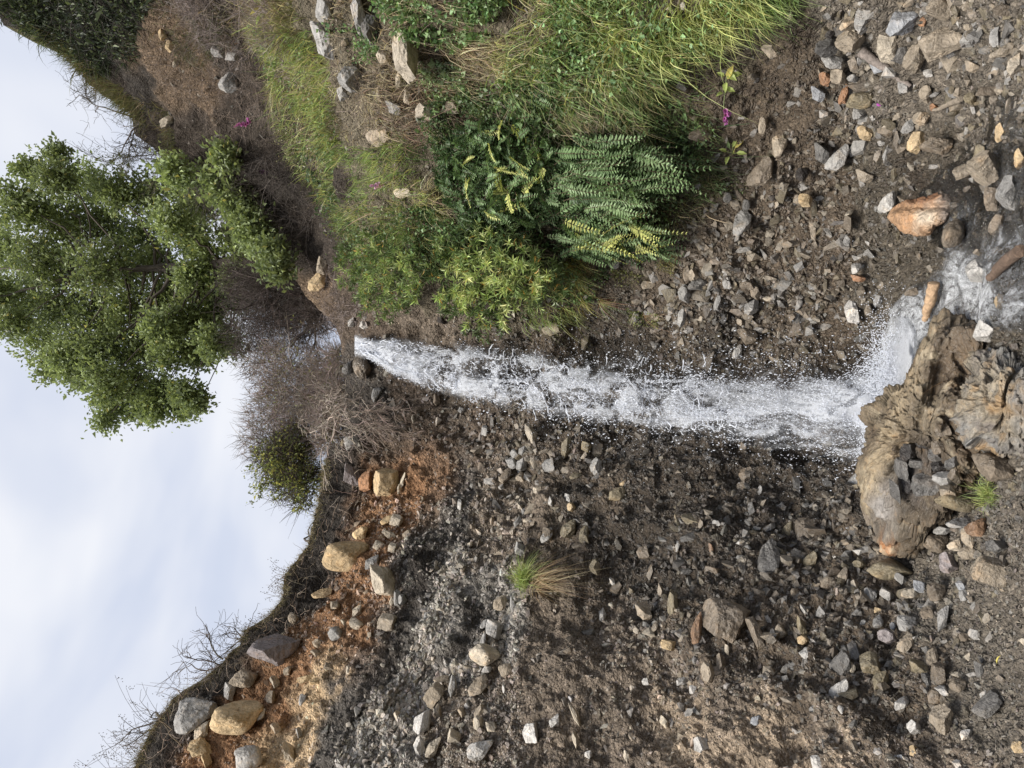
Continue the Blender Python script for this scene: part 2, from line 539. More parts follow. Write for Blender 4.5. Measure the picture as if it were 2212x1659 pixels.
def froth_material():
    """aerated falling water: white froth broken by clear gaps; Col.r = density, Col.g = across, Col.b = along"""
    m, nt, out = new_mat("falling_water"); N = NT(nt)
    att = N.n("ShaderNodeAttribute", attribute_name="Col")
    sep = N.n("ShaderNodeSeparateColor"); N.l(att.outputs["Color"], sep.inputs[0])
    dens, across, along = sep.outputs
    cm = N.n("ShaderNodeCombineXYZ")
    N.l(N.math('MULTIPLY', across, 11.0), cm.inputs[0]); N.l(N.math('MULTIPLY', along, 15.0), cm.inputs[1])
    N.l(N.math('MULTIPLY', att.outputs["Alpha"], 7.3), cm.inputs[2])
    na = N.n("ShaderNodeTexNoise", i_Scale=1.0, i_Detail=8.0, i_Roughness=0.72, i_Distortion=1.4); N.l(cm.outputs[0], na.inputs["Vector"])
    nb = N.n("ShaderNodeTexNoise", i_Scale=5.5, i_Detail=6.0, i_Roughness=0.75, i_Distortion=2.0); N.l(cm.outputs[0], nb.inputs["Vector"])
    # thin bright filaments where the noise crosses its middle
    fil = N.ramp(N.math('ABSOLUTE', N.math('SUBTRACT', nb.outputs["Fac"], 0.5)), [(0.0, 1.0), (0.03, 0.5), (0.075, 0.0)])
    body = N.math('ADD', N.math('MULTIPLY', N.math('SUBTRACT', na.outputs["Fac"], 0.5), 7.5),
                  N.math('SUBTRACT', N.math('MULTIPLY', dens, 1.9), 0.95), clamp=True)
    a = N.math('ADD', N.math('MULTIPLY', body, 0.97), N.math('MULTIPLY', N.math('MULTIPLY', fil, dens), 1.1), clamp=True)
    veil = N.math('MULTIPLY', N.math('MULTIPLY', N.math('SUBTRACT', along, 1.2), 0.28, clamp=True), 0.36)
    veil = N.math('MULTIPLY', veil, N.math('MULTIPLY', dens, N.math('ADD', na.outputs["Fac"], 0.6)), clamp=True)
    a = N.math('MAXIMUM', a, veil)
    a = N.math('MULTIPLY', a, N.ramp(dens, [(0.0, 0.0), (0.3, 1.0)]))
    d = N.n("ShaderNodeBsdfPrincipled", i_Roughness=0.35)
    d.inputs["Base Color"].default_value = (0.88, 0.905, 0.955, 1)
    bump = N.n("ShaderNodeBump", i_Strength=0.7, i_Distance=0.05); N.l(nb.outputs["Fac"], bump.inputs["Height"])
    N.l(bump.outputs[0], d.inputs["Normal"])
    tl = N.n("ShaderNodeBsdfTranslucent"); tl.inputs[0].default_value = (0.88, 0.905, 0.955, 1)
    m1 = N.n("ShaderNodeMixShader"); m1.inputs[0].default_value = 0.3
    N.l(d.outputs[0], m1.inputs[1]); N.l(tl.outputs[0], m1.inputs[2])
    tr = N.n("ShaderNodeBsdfTransparent")
    m2 = N.n("ShaderNodeMixShader"); N.l(a, m2.inputs[0]); N.l(tr.outputs[0], m2.inputs[1]); N.l(m1.outputs[0], m2.inputs[2])
    N.l(m2.outputs[0], out.inputs[0])
    return m


def droplet_material():
    m, nt, out = new_mat("water_droplets"); N = NT(nt)
    d = N.n("ShaderNodeBsdfPrincipled", i_Roughness=0.3)
    d.inputs["Base Color"].default_value = (0.88, 0.905, 0.96, 1)
    tl = N.n("ShaderNodeBsdfTranslucent"); tl.inputs[0].default_value = (0.88, 0.905, 0.96, 1)
    m1 = N.n("ShaderNodeMixShader"); m1.inputs[0].default_value = 0.4
    N.l(d.outputs[0], m1.inputs[1]); N.l(tl.outputs[0], m1.inputs[2])
    N.l(m1.outputs[0], out.inputs[0])
    return m


def stream_material():
    """shallow clear running water with white broken water where Col.r is high"""
    m, nt, out = new_mat("stream_water"); N = NT(nt)
    att = N.n("ShaderNodeAttribute", attribute_name="Col")
    sep = N.n("ShaderNodeSeparateColor"); N.l(att.outputs["Color"], sep.inputs[0])
    geo = N.n("ShaderNodeNewGeometry"); pos = geo.outputs["Position"]
    mp = N.n("ShaderNodeMapping"); mp.inputs["Scale"].default_value = (10, 5, 10); mp.inputs["Rotation"].default_value = (0, 0, 0.6)
    N.l(pos, mp.inputs["Vector"])
    n1 = N.n("ShaderNodeTexNoise", i_Scale=1.0, i_Detail=8.0, i_Roughness=0.7, i_Distortion=1.5); N.l(mp.outputs[0], n1.inputs["Vector"])
    n2 = N.n("ShaderNodeTexNoise", i_Scale=4.5, i_Detail=5.0, i_Roughness=0.7, i_Distortion=1.5); N.l(mp.outputs[0], n2.inputs["Vector"])
    fil = N.ramp(N.math('ABSOLUTE', N.math('SUBTRACT', n2.outputs["Fac"], 0.5)), [(0.0, 1.0), (0.04, 0.2), (0.09, 0.0)])
    foam = N.math('ADD', N.math('MULTIPLY', N.math('SUBTRACT', n1.outputs["Fac"], 0.5), 3.5), N.math('SUBTRACT', sep.outputs[0], 0.45), clamp=True)
    foam = N.math('ADD', N.math('MULTIPLY', foam, 0.85), N.math('MULTIPLY', fil, N.math('MULTIPLY', sep.outputs[0], 0.7)), clamp=True)
    foam = N.math('MULTIPLY', foam, sep.outputs[1], clamp=True)
    bump = N.n("ShaderNodeBump", i_Strength=1.0, i_Distance=0.06)
    N.l(N.math('ADD', n1.outputs["Fac"], N.math('MULTIPLY', n2.outputs["Fac"], 0.4)), bump.inputs["Height"])
    fr = N.n("ShaderNodeFresnel", i_IOR=1.33); N.l(bump.outputs[0], fr.inputs["Normal"])
    gl = N.n("ShaderNodeBsdfGlossy", i_Roughness=0.08); N.l(bump.outputs[0], gl.inputs["Normal"])
    tr = N.n("ShaderNodeBsdfTransparent"); tr.inputs[0].default_value = (0.80, 0.77, 0.70, 1)
    w = N.n("ShaderNodeMixShader"); N.l(N.math('ADD', N.math('MULTIPLY', fr.outputs[0], 1.0), 0.03, clamp=True), w.inputs[0])
    N.l(tr.outputs[0], w.inputs[1]); N.l(gl.outputs[0], w.inputs[2])
    dry = N.n("ShaderNodeBsdfTransparent")
    w0 = N.n("ShaderNodeMixShader"); N.l(N.ramp(sep.outputs[1], [(0.0, 0.0), (0.3, 1.0)]), w0.inputs[0])
    N.l(dry.outputs[0], w0.inputs[1]); N.l(w.outputs[0], w0.inputs[2])
    d = N.n("ShaderNodeBsdfPrincipled", i_Roughness=0.4)
    d.inputs["Base Color"].default_value = (0.9, 0.92, 0.95, 1); N.l(bump.outputs[0], d.inputs["Normal"])
    m2 = N.n("ShaderNodeMixShader"); N.l(foam, m2.inputs[0]); N.l(w0.outputs[0], m2.inputs[1]); N.l(d.outputs[0], m2.inputs[2])
    N.l(m2.outputs[0], out.inputs[0])
    return m


MAT_TERRAIN = terrain_material()
MAT_STONE = stone_material("stone")
MAT_GRAVEL = stone_material("gravel_stone", True, 2.0)
MAT_BIGSTONE = stone_material("smooth_boulder_stone", True, 1.2)
MAT_BOULDER = stone_material("boulder_stone", True, 1.5)
MAT_LEAF = leaf_material("leaf", 0.3, 0.45, 0.35)
MAT_GLOSSLEAF = leaf_material("firm_leaf", 0.2, 0.35, 0.45)
MAT_GRASS = leaf_material("grass_blade", 0.35, 0.55, 0.25)
MAT_PETAL = leaf_material("petal", 0.4, 0.6, 0.2)
MAT_BARK = bark_material()
MAT_FROTH = froth_material()
MAT_DROP = droplet_material()
MAT_STREAM = stream_material()

# ------------------------------------------------------------------ terrain
SKY = np.array([(-420, -250), (-150, -90), (0, -15), (53, 7), (67, 60), (97, 117), (133, 167), (180, 190), (207, 227),
    (240, 283), (290, 290), (317, 333), (350, 363), (367, 400), (430, 450), (500, 545), (560, 600), (600, 630),
    (640, 655), (686, 708), (715, 730), (726, 737), (750, 738), (775, 740), (807, 745), (870, 745), (953, 738), (970, 705),
    (985, 703), (1060, 697), (1106, 679), (1172, 663), (1239, 609), (1296, 604), (1339, 569), (1362, 526),
    (1392, 521), (1416, 496), (1469, 446), (1506, 383), (1582, 326), (1659, 286), (2080, 40)], float)
DXMAX = 2520.0


def sky(dy):
    return np.interp(dy, SKY[:, 0], SKY[:, 1])


PROF = {  # print row: (print column, ground distance ahead of the camera)
    -400: [(-200, 8.6), (200, 7.6), (550, 6.2), (900, 4.9), (1400, 4.3), (1800, 3.9), (2100, 3.6), (2212, 3.4), (2500, 2.5)],
    -150: [(-60, 9.0), (300, 8.2), (600, 6.6), (900, 5.4), (1400, 4.8), (1800, 4.3), (2100, 3.9), (2212, 3.7), (2500, 2.7)],
    0: [(0, 9.3), (300, 8.6), (550, 7.3), (690, 6.4), (1000, 5.7), (1300, 5.4), (1600, 5.1), (1750, 4.95), (1900, 4.75), (2050, 4.4), (2212, 3.85), (2500, 2.9)],
    150: [(190, 9.8), (300, 9.2), (500, 8.2), (640, 7.0), (720, 6.4), (1000, 6.0), (1300, 5.7), (1500, 5.6), (1700, 5.4), (1850, 5.2), (2000, 4.9), (2110, 4.5), (2212, 3.93), (2500, 2.95)],
    300: [(300, 10.5), (500, 9.8), (640, 8.8), (740, 7.2), (900, 6.6), (1200, 6.3), (1450, 6.25), (1700, 6.0), (1900, 5.65), (2050, 5.1), (2130, 4.55), (2212, 3.96), (2500, 2.95)],
    420: [(440, 10.8), (600, 10.2), (700, 9.4), (760, 7.6), (900, 6.9), (1200, 6.6), (1450, 6.6), (1700, 6.3), (1900, 5.9), (2000, 5.45), (2120, 4.6), (2212, 3.97), (2500, 2.95)],
    540: [(590, 10.8), (690, 9.9), (760, 8.2), (900, 7.3), (1200, 7.05), (1450, 6.95), (1700, 6.6), (1900, 6.15), (2000, 5.5), (2120, 4.6), (2212, 3.97), (2500, 2.95)],
    650: [(660, 10.2), (730, 9.4), (800, 8.4), (1000, 7.8), (1300, 7.5), (1600, 7.1), (1800, 6.8), (1900, 6.4), (1980, 5.7), (2100, 4.7), (2212, 3.98), (2500, 2.95)],
    740: [(735, 9.4), (770, 8.85), (900, 8.45), (1000, 8.3), (1300, 7.9), (1600, 7.4), (1800, 7.1), (1900, 6.6), (1960, 5.9), (2100, 4.7), (2212, 3.98), (2500, 2.95)],
    850: [(750, 8.9), (900, 8.5), (1200, 8.05), (1500, 7.6), (1800, 7.2), (1900, 6.7), (1960, 5.9), (2100, 4.7), (2212, 3.98), (2500, 2.95)],
    1000: [(705, 8.5), (900, 8.1), (1200, 7.6), (1500, 7.2), (1800, 6.75), (1890, 6.4), (1970, 5.7), (2100, 4.65), (2212, 3.96), (2500, 2.95)],
    1200: [(640, 7.8), (900, 7.4), (1200, 6.9), (1500, 6.45), (1800, 5.95), (1900, 5.7), (2000, 5.25), (2110, 4.6), (2212, 3.95), (2500, 2.93)],
    1400: [(510, 7.2), (700, 6.9), (1000, 6.4), (1300, 5.9), (1600, 5.35), (1900, 4.85), (2050, 4.6), (2120, 4.4), (2212, 3.94), (2500, 2.9)],
    1659: [(300, 6.6), (600, 6.25), (900, 5.8), (1200, 5.35), (1500, 4.9), (1800, 4.45), (2050, 4.1), (2212, 3.8), (2500, 2.85)],
    2050: [(60, 5.7), (600, 5.2), (1200, 4.4), (1800, 3.5), (2212, 3.0), (2500, 2.4)],
}
cp = np.array([(x, y, d) for y, l in PROF.items() for x, d in l], float)


def tps_fit(X, v, lam=0.02):
    n = len(X)
    d = np.linalg.norm(X[:, None] - X[None], axis=2)
    K = np.where(d > 0, d * d * np.log(np.maximum(d, 1e-9)), 0) + lam * np.eye(n)
    Pm = np.concatenate([np.ones((n, 1)), X], 1)
    A = np.block([[K, Pm], [Pm.T, np.zeros((3, 3))]])
    return np.linalg.solve(A, np.concatenate([v, np.zeros(3)]))


_X = cp[:, :2] / 1000.0
_W = tps_fit(_X, cp[:, 2])


def depth_at(dx, dy):
    q = np.stack([np.ravel(dx), np.ravel(dy)], 1) / 1000.0
    out = np.empty(len(q))
    for s in range(0, len(q), 20000):
        b = q[s:s + 20000]
        d2 = ((b[:, None] - _X[None]) ** 2).sum(2)
        U = np.where(d2 > 0, 0.5 * d2 * np.log(np.maximum(d2, 1e-18)), 0)
        out[s:s + 20000] = U @ _W[:-3] + _W[-3] + b @ _W[-2:]
    return out.reshape(np.shape(dx))


NR, NC = 930, 800
rowDy = np.linspace(-400, 2050, NR)
tt = np.linspace(0, 1, NC)
skyrow = sky(rowDy)
# evaluate the smooth depth on a coarse lattice first
cr_, cc_ = 150, 160
cDy = np.linspace(-400, 2050, cr_); cT = np.linspace(0, 1, cc_)
cS = sky(cDy)
gDx = cS[:, None] + cT[None] * (DXMAX - cS[:, None]); gDy = np.repeat(cDy[:, None], cc_, 1)
cY = depth_at(gDx, gDy)
ri = np.linspace(0, cr_ - 1, NR); ci = np.linspace(0, cc_ - 1, NC)


def bil(A, r, c):
    r = np.clip(r, 0, A.shape[0] - 1.001); c = np.clip(c, 0, A.shape[1] - 1.001)
    r0 = np.floor(r).astype(int); c0 = np.floor(c).astype(int); fr = r - r0; fc = c - c0
    if A.ndim == 3: fr = fr[..., None]; fc = fc[..., None]
    return (A[r0, c0] * (1 - fr) * (1 - fc) + A[r0 + 1, c0] * fr * (1 - fc) + A[r0, c0 + 1] * (1 - fr) * fc + A[r0 + 1, c0 + 1] * fr * fc)


Rg, Cg = np.meshgrid(ri, ci, indexing='ij')
YY = bil(cY, Rg, Cg)
YY = np.maximum(YY, 2.0)
GDx = skyrow[:, None] + tt[None] * (DXMAX - skyrow[:, None]); GDy = np.repeat(rowDy[:, None], NC, 1)
P = unproject(GDx, GDy, YY)


def grid_normals(P):
    a = np.gradient(P, axis=0); b = np.gradient(P, axis=1)
    n = norm(np.cross(b, a))
    s = np.sign(((CAM - P) * n).sum(-1, keepdims=True)); s[s == 0] = 1
    return n * s


Nn = grid_normals(P)
# flatter ground where the stream runs; rough banks elsewhere
edge = np.clip((GDx - skyrow[:, None]) / 60.0, 0.25, 1.0)
ground = np.clip((GDx - 1930) / 120.0, 0, 1)
amp = edge * (1 - 0.55 * ground)
disp = (0.16 * fbm(P * 0.8, 3, 1) + 0.07 * ridged(P * 1.7 + 3, 3, 9) - 0.06) * amp * np.where(ground > 0, 1 - 0.7 * ground, 1)
disp += (0.028 * ridged(P * 5.0, 3, 21) + 0.026 * fbm(P * 11.0, 3, 31)) * amp
# rain gullies run down the face: noise stretched along the fall line
st = np.stack([P[..., 0] * 6.0, P[..., 2] * 1.1, P[..., 1] * 3], -1)
disp += 0.022 * ridged(st, 3, 41) * amp * (1 - ground)
# lumps the size of stones
disp += 0.022 * np.maximum(0, fbm(P * 24.0, 2, 51)) + 0.011 * fbm(P * 55.0, 2, 61)
P0grid = P.copy()
P = P + Nn * disp[..., None]
Ngrid = grid_normals(P)
Nsm = grid_normals(P0grid)


def rc(dx, dy):
    r = (np.asarray(dy, float) + 400) / 2450.0 * (NR - 1)
    s = sky(dy)
    c = (np.asarray(dx, float) - s) / (DXMAX - s) * (NC - 1)
    return r, c


def surf(dx, dy):
    return bil(P, *rc(dx, dy))


def surf0(dx, dy):
    return bil(P0grid, *rc(dx, dy))


def surfn(dx, dy):
    return norm(bil(Nsm, *rc(dx, dy)))


# soils seen in the photograph (albedo as sRGB, wetness)
SOIL = dict(T=((68, 62, 56), .0), O=((150, 107, 66), 0), OL=((196, 164, 118), 0), GD=((96, 90, 83), .0), GL=((132, 125, 115), 0),
            BR=((122, 107, 90), .05), TN=((158, 137, 111), 0), WD=((94, 79, 61), .65), WB=((70, 59, 46), .85), SL=((70, 61, 53), 0),
            SR=((124, 102, 78), 0), BK=((112, 101, 80), .1), GR=((106, 96, 82), .4), RB=((102, 86, 70), .1), GW=((90, 80, 65), .85),
            GG=((112, 101, 86), .45))
SEED = []
for dy, l in {
    1659: [(320, 'T'), (365, 'T'), (410, 'O'), (480, 'O'), (560, 'OL'), (640, 'OL'), (740, 'GD'), (830, 'GD'), (900, 'GL'), (990, 'BR'), (1150, 'BR'), (1350, 'BR'), (1550, 'TN'), (1700, 'TN'), (1850, 'TN'), (1960, 'BR'), (2100, 'BR')],
    1580: [(360, 'T'), (410, 'T'), (470, 'O'), (560, 'OL'), (630, 'OL'), (720, 'GD'), (780, 'GD'), (860, 'GL'), (960, 'BR'), (1100, 'BR'), (1300, 'BR'), (1500, 'TN'), (1680, 'TN'), (1800, 'BR'), (1950, 'WD'), (2120, 'GR')],
    1500: [(415, 'T'), (460, 'T'), (520, 'O'), (580, 'O'), (630, 'OL'), (680, 'OL'), (740, 'GD'), (800, 'GD'), (850, 'GL'), (900, 'GL'), (980, 'BR'), (1120, 'BR'), (1300, 'BR'), (1450, 'TN'), (1600, 'BR'), (1750, 'WD'), (1950, 'WD'), (2150, 'GR')],
    1440: [(490, 'T'), (530, 'T'), (590, 'O'), (650, 'O'), (720, 'OL'), (770, 'GD'), (830, 'GD'), (890, 'GL'), (930, 'GL'), (1000, 'GD'), (1060, 'BR'), (1300, 'BR'), (1450, 'BR'), (1600, 'WD'), (1780, 'WD'), (2000, 'WD'), (2130, 'GR')],
    1370: [(550, 'T'), (600, 'T'), (650, 'O'), (720, 'O'), (780, 'O'), (830, 'GG'), (890, 'GD'), (940, 'GL'), (1000, 'GD'), (1060, 'GD'), (1090, 'GL'), (1180, 'BR'), (1330, 'BR'), (1480, 'WD'), (1650, 'WD'), (1850, 'WD'), (2000, 'GR'), (2120, 'GR')],
    1290: [(620, 'T'), (665, 'T'), (710, 'O'), (780, 'O'), (850, 'O'), (880, 'GG'), (930, 'GD'), (970, 'GL'), (1030, 'GL'), (1090, 'GL'), (1180, 'BR'), (1260, 'WD'), (1400, 'WB'), (1550, 'WB'), (1700, 'WD'), (1880, 'WD'), (2000, 'GR'), (2140, 'GR')],
    1200: [(660, 'T'), (700, 'T'), (740, 'O'), (800, 'O'), (850, 'O'), (890, 'BR'), (930, 'GD'), (990, 'GD'), (1040, 'BR'), (1120, 'BR'), (1200, 'WD'), (1350, 'WB'), (1550, 'WB'), (1700, 'WB'), (1850, 'WD'), (1980, 'GR'), (2100, 'GG'), (2190, 'GG')],
    1110: [(705, 'T'), (745, 'T'), (775, 'O'), (830, 'O'), (880, 'O'), (920, 'RB'), (980, 'GD'), (1060, 'BR'), (1160, 'BR'), (1250, 'WB'), (1400, 'WB'), (1600, 'WB'), (1780, 'WB'), (1900, 'WB'), (2030, 'GR'), (2140, 'GR')],
    1030: [(720, 'T'), (760, 'T'), (800, 'O'), (860, 'O'), (900, 'O'), (930, 'RB'), (990, 'GD'), (1070, 'BR'), (1180, 'WD'), (1300, 'WD'), (1450, 'WB'), (1650, 'WB'), (1850, 'WB'), (2020, 'WB'), (2150, 'GR')],
    950: [(760, 'T'), (820, 'RB'), (890, 'RB'), (960, 'RB'), (1040, 'RB'), (1120, 'WD'), (1250, 'WD'), (1450, 'WB'), (1700, 'WB'), (1880, 'WB'), (2050, 'GW'), (2200, 'GR')],
    860: [(770, 'T'), (830, 'T'), (900, 'RB'), (980, 'WD'), (1100, 'WD'), (1300, 'WB'), (1550, 'WB'), (1800, 'WB'), (1920, 'GW'), (2060, 'GW')],
    780: [(775, 'WB'), (850, 'RB'), (950, 'WD'), (1100, 'WB'), (1300, 'WB'), (1550, 'WB'), (1750, 'WD'), (1880, 'WB'), (2000, 'GW'), (2150, 'GW')],
    700: [(730, 'RB'), (790, 'RB'), (870, 'BR'), (960, 'BR'), (1060, 'WD'), (1180, 'WD'), (1300, 'WB'), (1480, 'WD'), (1650, 'WD'), (1800, 'WD'), (1930, 'GW'), (2050, 'GW'), (2190, 'GW')],
    620: [(680, 'SR'), (730, 'RB'), (800, 'RB'), (900, 'BK'), (1100, 'BK'), (1280, 'WD'), (1450, 'WD'), (1600, 'WD'), (1750, 'WD'), (1880, 'GW'), (2050, 'GW'), (2190, 'GW')],
    520: [(600, 'T'), (670, 'SL'), (740, 'SL'), (850, 'BK'), (1050, 'BK'), (1300, 'BK'), (1480, 'WD'), (1650, 'WD'), (1800, 'WD'), (1920, 'GW'), (2060, 'GW'), (2190, 'GW')],
    410: [(500, 'T'), (580, 'T'), (660, 'SL'), (740, 'SL'), (860, 'BK'), (1100, 'BK'), (1350, 'WB'), (1480, 'WD'), (1620, 'WD'), (1780, 'WD'), (1900, 'GW'), (1965, 'WB'), (2040, 'WB'), (2150, 'GW')],
    310: [(350, 'SL'), (430, 'SL'), (520, 'SL'), (620, 'SL'), (720, 'BK'), (850, 'BK'), (1100, 'BK'), (1300, 'WB'), (1480, 'WD'), (1600, 'WD'), (1780, 'WD'), (1900, 'GW'), (2020, 'GW'), (2150, 'GW')],
    200: [(230, 'SL'), (300, 'T'), (360, 'SR'), (430, 'SR'), (520, 'SL'), (620, 'BK'), (800, 'BK'), (1000, 'BK'), (1300, 'BK'), (1500, 'WD'), (1650, 'WD'), (1780, 'WD'), (1900, 'GR'), (2000, 'GG'), (2120, 'GG')],
    100: [(160, 'T'), (250, 'T'), (330, 'SR'), (380, 'SR'), (480, 'SL'), (600, 'BK'), (800, 'BK'), (1000, 'BK'), (1300, 'BK'), (1550, 'BK'), (1680, 'WD'), (1800, 'GR'), (1950, 'GG'), (2080, 'GG'), (2180, 'GG')],
    0: [(60, 'T'), (180, 'T'), (300, 'T'), (420, 'SL'), (600, 'BK'), (800, 'BK'), (1100, 'BK'), (1400, 'BK'), (1650, 'BK'), (1780, 'GR'), (1900, 'GG'), (2050, 'GG'), (2180, 'GG')],
}.items():
    for x, k in l:
        SEED.append((x, dy, *s2l(SOIL[k][0]), SOIL[k][1]))
SEED = np.array(SEED)


def line_dist(q, line):
    d = np.full(len(q), 1e9)
    for (x0, y0), (x1, y1) in zip(line[:-1], line[1:]):
        e = np.array([x1 - x0, y1 - y0]); t = np.clip(((q - [x0, y0]) @ e) / (e @ e), 0, 1)
        d = np.minimum(d, np.hypot(q[:, 0] - x0 - t * e[0], q[:, 1] - y0 - t * e[1]))
    return d


L1 = [(1000, 1190), (976, 1248), (930, 1387), (850, 1480), (790, 1600), (770, 1690)]
L2 = [(1115, 1285), (1085, 1340), (1040, 1420), (960, 1440), (870, 1540), (830, 1680)]
OR = s2l((150, 108, 68))
DARKL = [[(925, 1200), (906, 1309), (871, 1387), (836, 1465), (790, 1509), (740, 1530)], [(1010, 1330), (985, 1395), (925, 1450)]]
BANDS = [([(895, 1010), (850, 1060), (800, 1110), (785, 1200), (775, 1290), (735, 1375)], 62, OR, .92), ([(860, 1130), (845, 1200), (850, 1280), (825, 1335)], 30, OR, .85),
         ([(660, 1400), (610, 1450), (540, 1515), (480, 1570), (430, 1680)], 48, OR, .9), ([(700, 1400), (740, 1420), (780, 1400)], 14, OR, .7),
         ([(925, 1200), (906, 1309), (871, 1387), (836, 1465), (790, 1509), (740, 1530)], 17, s2l((62, 56, 50)), .9),
         ([(1010, 1330), (985, 1395), (925, 1450)], 13, s2l((66, 60, 54)), .8),
         (L1, 15, s2l((150, 143, 133)), .75), (L2, 15, s2l((156, 149, 139)), .75)]


def soil(dx, dy, p=None, warp=1.0):
    dx = np.asarray(dx, float); dy = np.asarray(dy, float)
    sh = dx.shape
    q = np.stack([dx.ravel(), dy.ravel()], 1)
    if p is not None:
        pp = np.asarray(p).reshape(-1, 3)
        q[:, 0] += warp * (26 * fbm(pp * 1.6, 3, 71) + 9 * fbm(pp * 9, 2, 75))
        q[:, 1] += warp * (40 * fbm(pp * 1.3 + 9, 3, 81))
    sc = np.array([1.0, 0.55])
    out = np.empty((len(q), 4))
    for s in range(0, len(q), 20000):
        b = q[s:s + 20000]
        d2 = (((b[:, None] - SEED[None, :, :2]) * sc) ** 2).sum(2) + 60
        w = d2 ** -3.2
        o = (w @ SEED[:, 2:]) / w.sum(1, keepdims=True)
        dsk = b[:, 0] - sky(b[:, 1])
        for line, wd, cc, k in BANDS:
            d = line_dist(b, line)
            m = (k * np.exp(-(d / wd) ** 2))[:, None]
            o[:, :3] = o[:, :3] * (1 - m) + cc * m
        m = np.where(b[:, 1] > 975, np.exp(-(np.maximum(dsk, 0) / 58) ** 6), 0)[:, None]
        o[:, :3] = o[:, :3] * (1 - m) + s2l((66, 60, 54)) * m
        out[s:s + 20000] = o
    return out.reshape(*sh, 4)


sub = 2
colg = soil(GDx[::sub, ::sub], GDy[::sub, ::sub], P[::sub, ::sub])
COL = bil(colg, Rg * (colg.shape[0] - 1) / (cr_ - 1), Cg * (colg.shape[1] - 1) / (cc_ - 1))

# plateau behind the skyline, ground reaching behind the camera
back = []
for k in range(1, 19):
    d = 0.02 * k + 0.035 * k * k
    q = P[:, 0] + np.array([0, 1.0, 0]) * d + np.array([0, 0, 1.0]) * (0.03 * d + 0.12 * fbm(P[:, 0] * 0.8 + k, 2, 5)[:, None] * min(1, d))
    back.append(q)
back = np.stack(back[::-1], 1)
front = []
e = P[:, -1]
for k in range(1, 9):
    f = k / 8.0
    tgt = np.stack([e[:, 0] * (1 + 1.5 * f), np.full(NR, -30.0), np.full(NR, -0.2)], 1)
    front.append(e * (1 - f ** 1.5) + tgt * f ** 1.5)
front = np.stack(front, 1)
ALL = np.concatenate([back, P, front], 1)
nb = back.shape[1]
grass_soil = s2l((96, 92, 56))
CA = np.concatenate([np.broadcast_to(np.append(grass_soil, 0), (NR, nb, 4)), COL, np.repeat(COL[:, -1:], front.shape[1], 1)], 1)
MC = ALL.shape[1]
ii = np.arange(NR - 1)[:, None] * MC; jj = np.arange(MC - 1)[None]
quads = np.stack([ii + jj, ii + jj + 1, ii + MC + jj + 1, ii + MC + jj], 2).reshape(-1, 4)
me = make_mesh("terrain", ALL.reshape(-1, 3), quads, CA.reshape(-1, 4), True)
link("terrain", me, MAT_TERRAIN, label="eroded soil and gravel slopes around the waterfall gully", kind="structure")

# distant flat land out to the horizon, well below what the gully hides
R_ = 900.0
gv = np.array([(-R_, -R_, -0.6), (R_, -R_, -0.6), (R_, R_, -0.6), (-R_, R_, -0.6)])
me = make_mesh("ground", gv, np.array([[0, 1, 2, 3]]), np.tile(np.append(s2l((110, 102, 80)), 0), (4, 1)), False)
link("ground", me, MAT_TERRAIN, label="open ground reaching to the horizon", kind="structure")

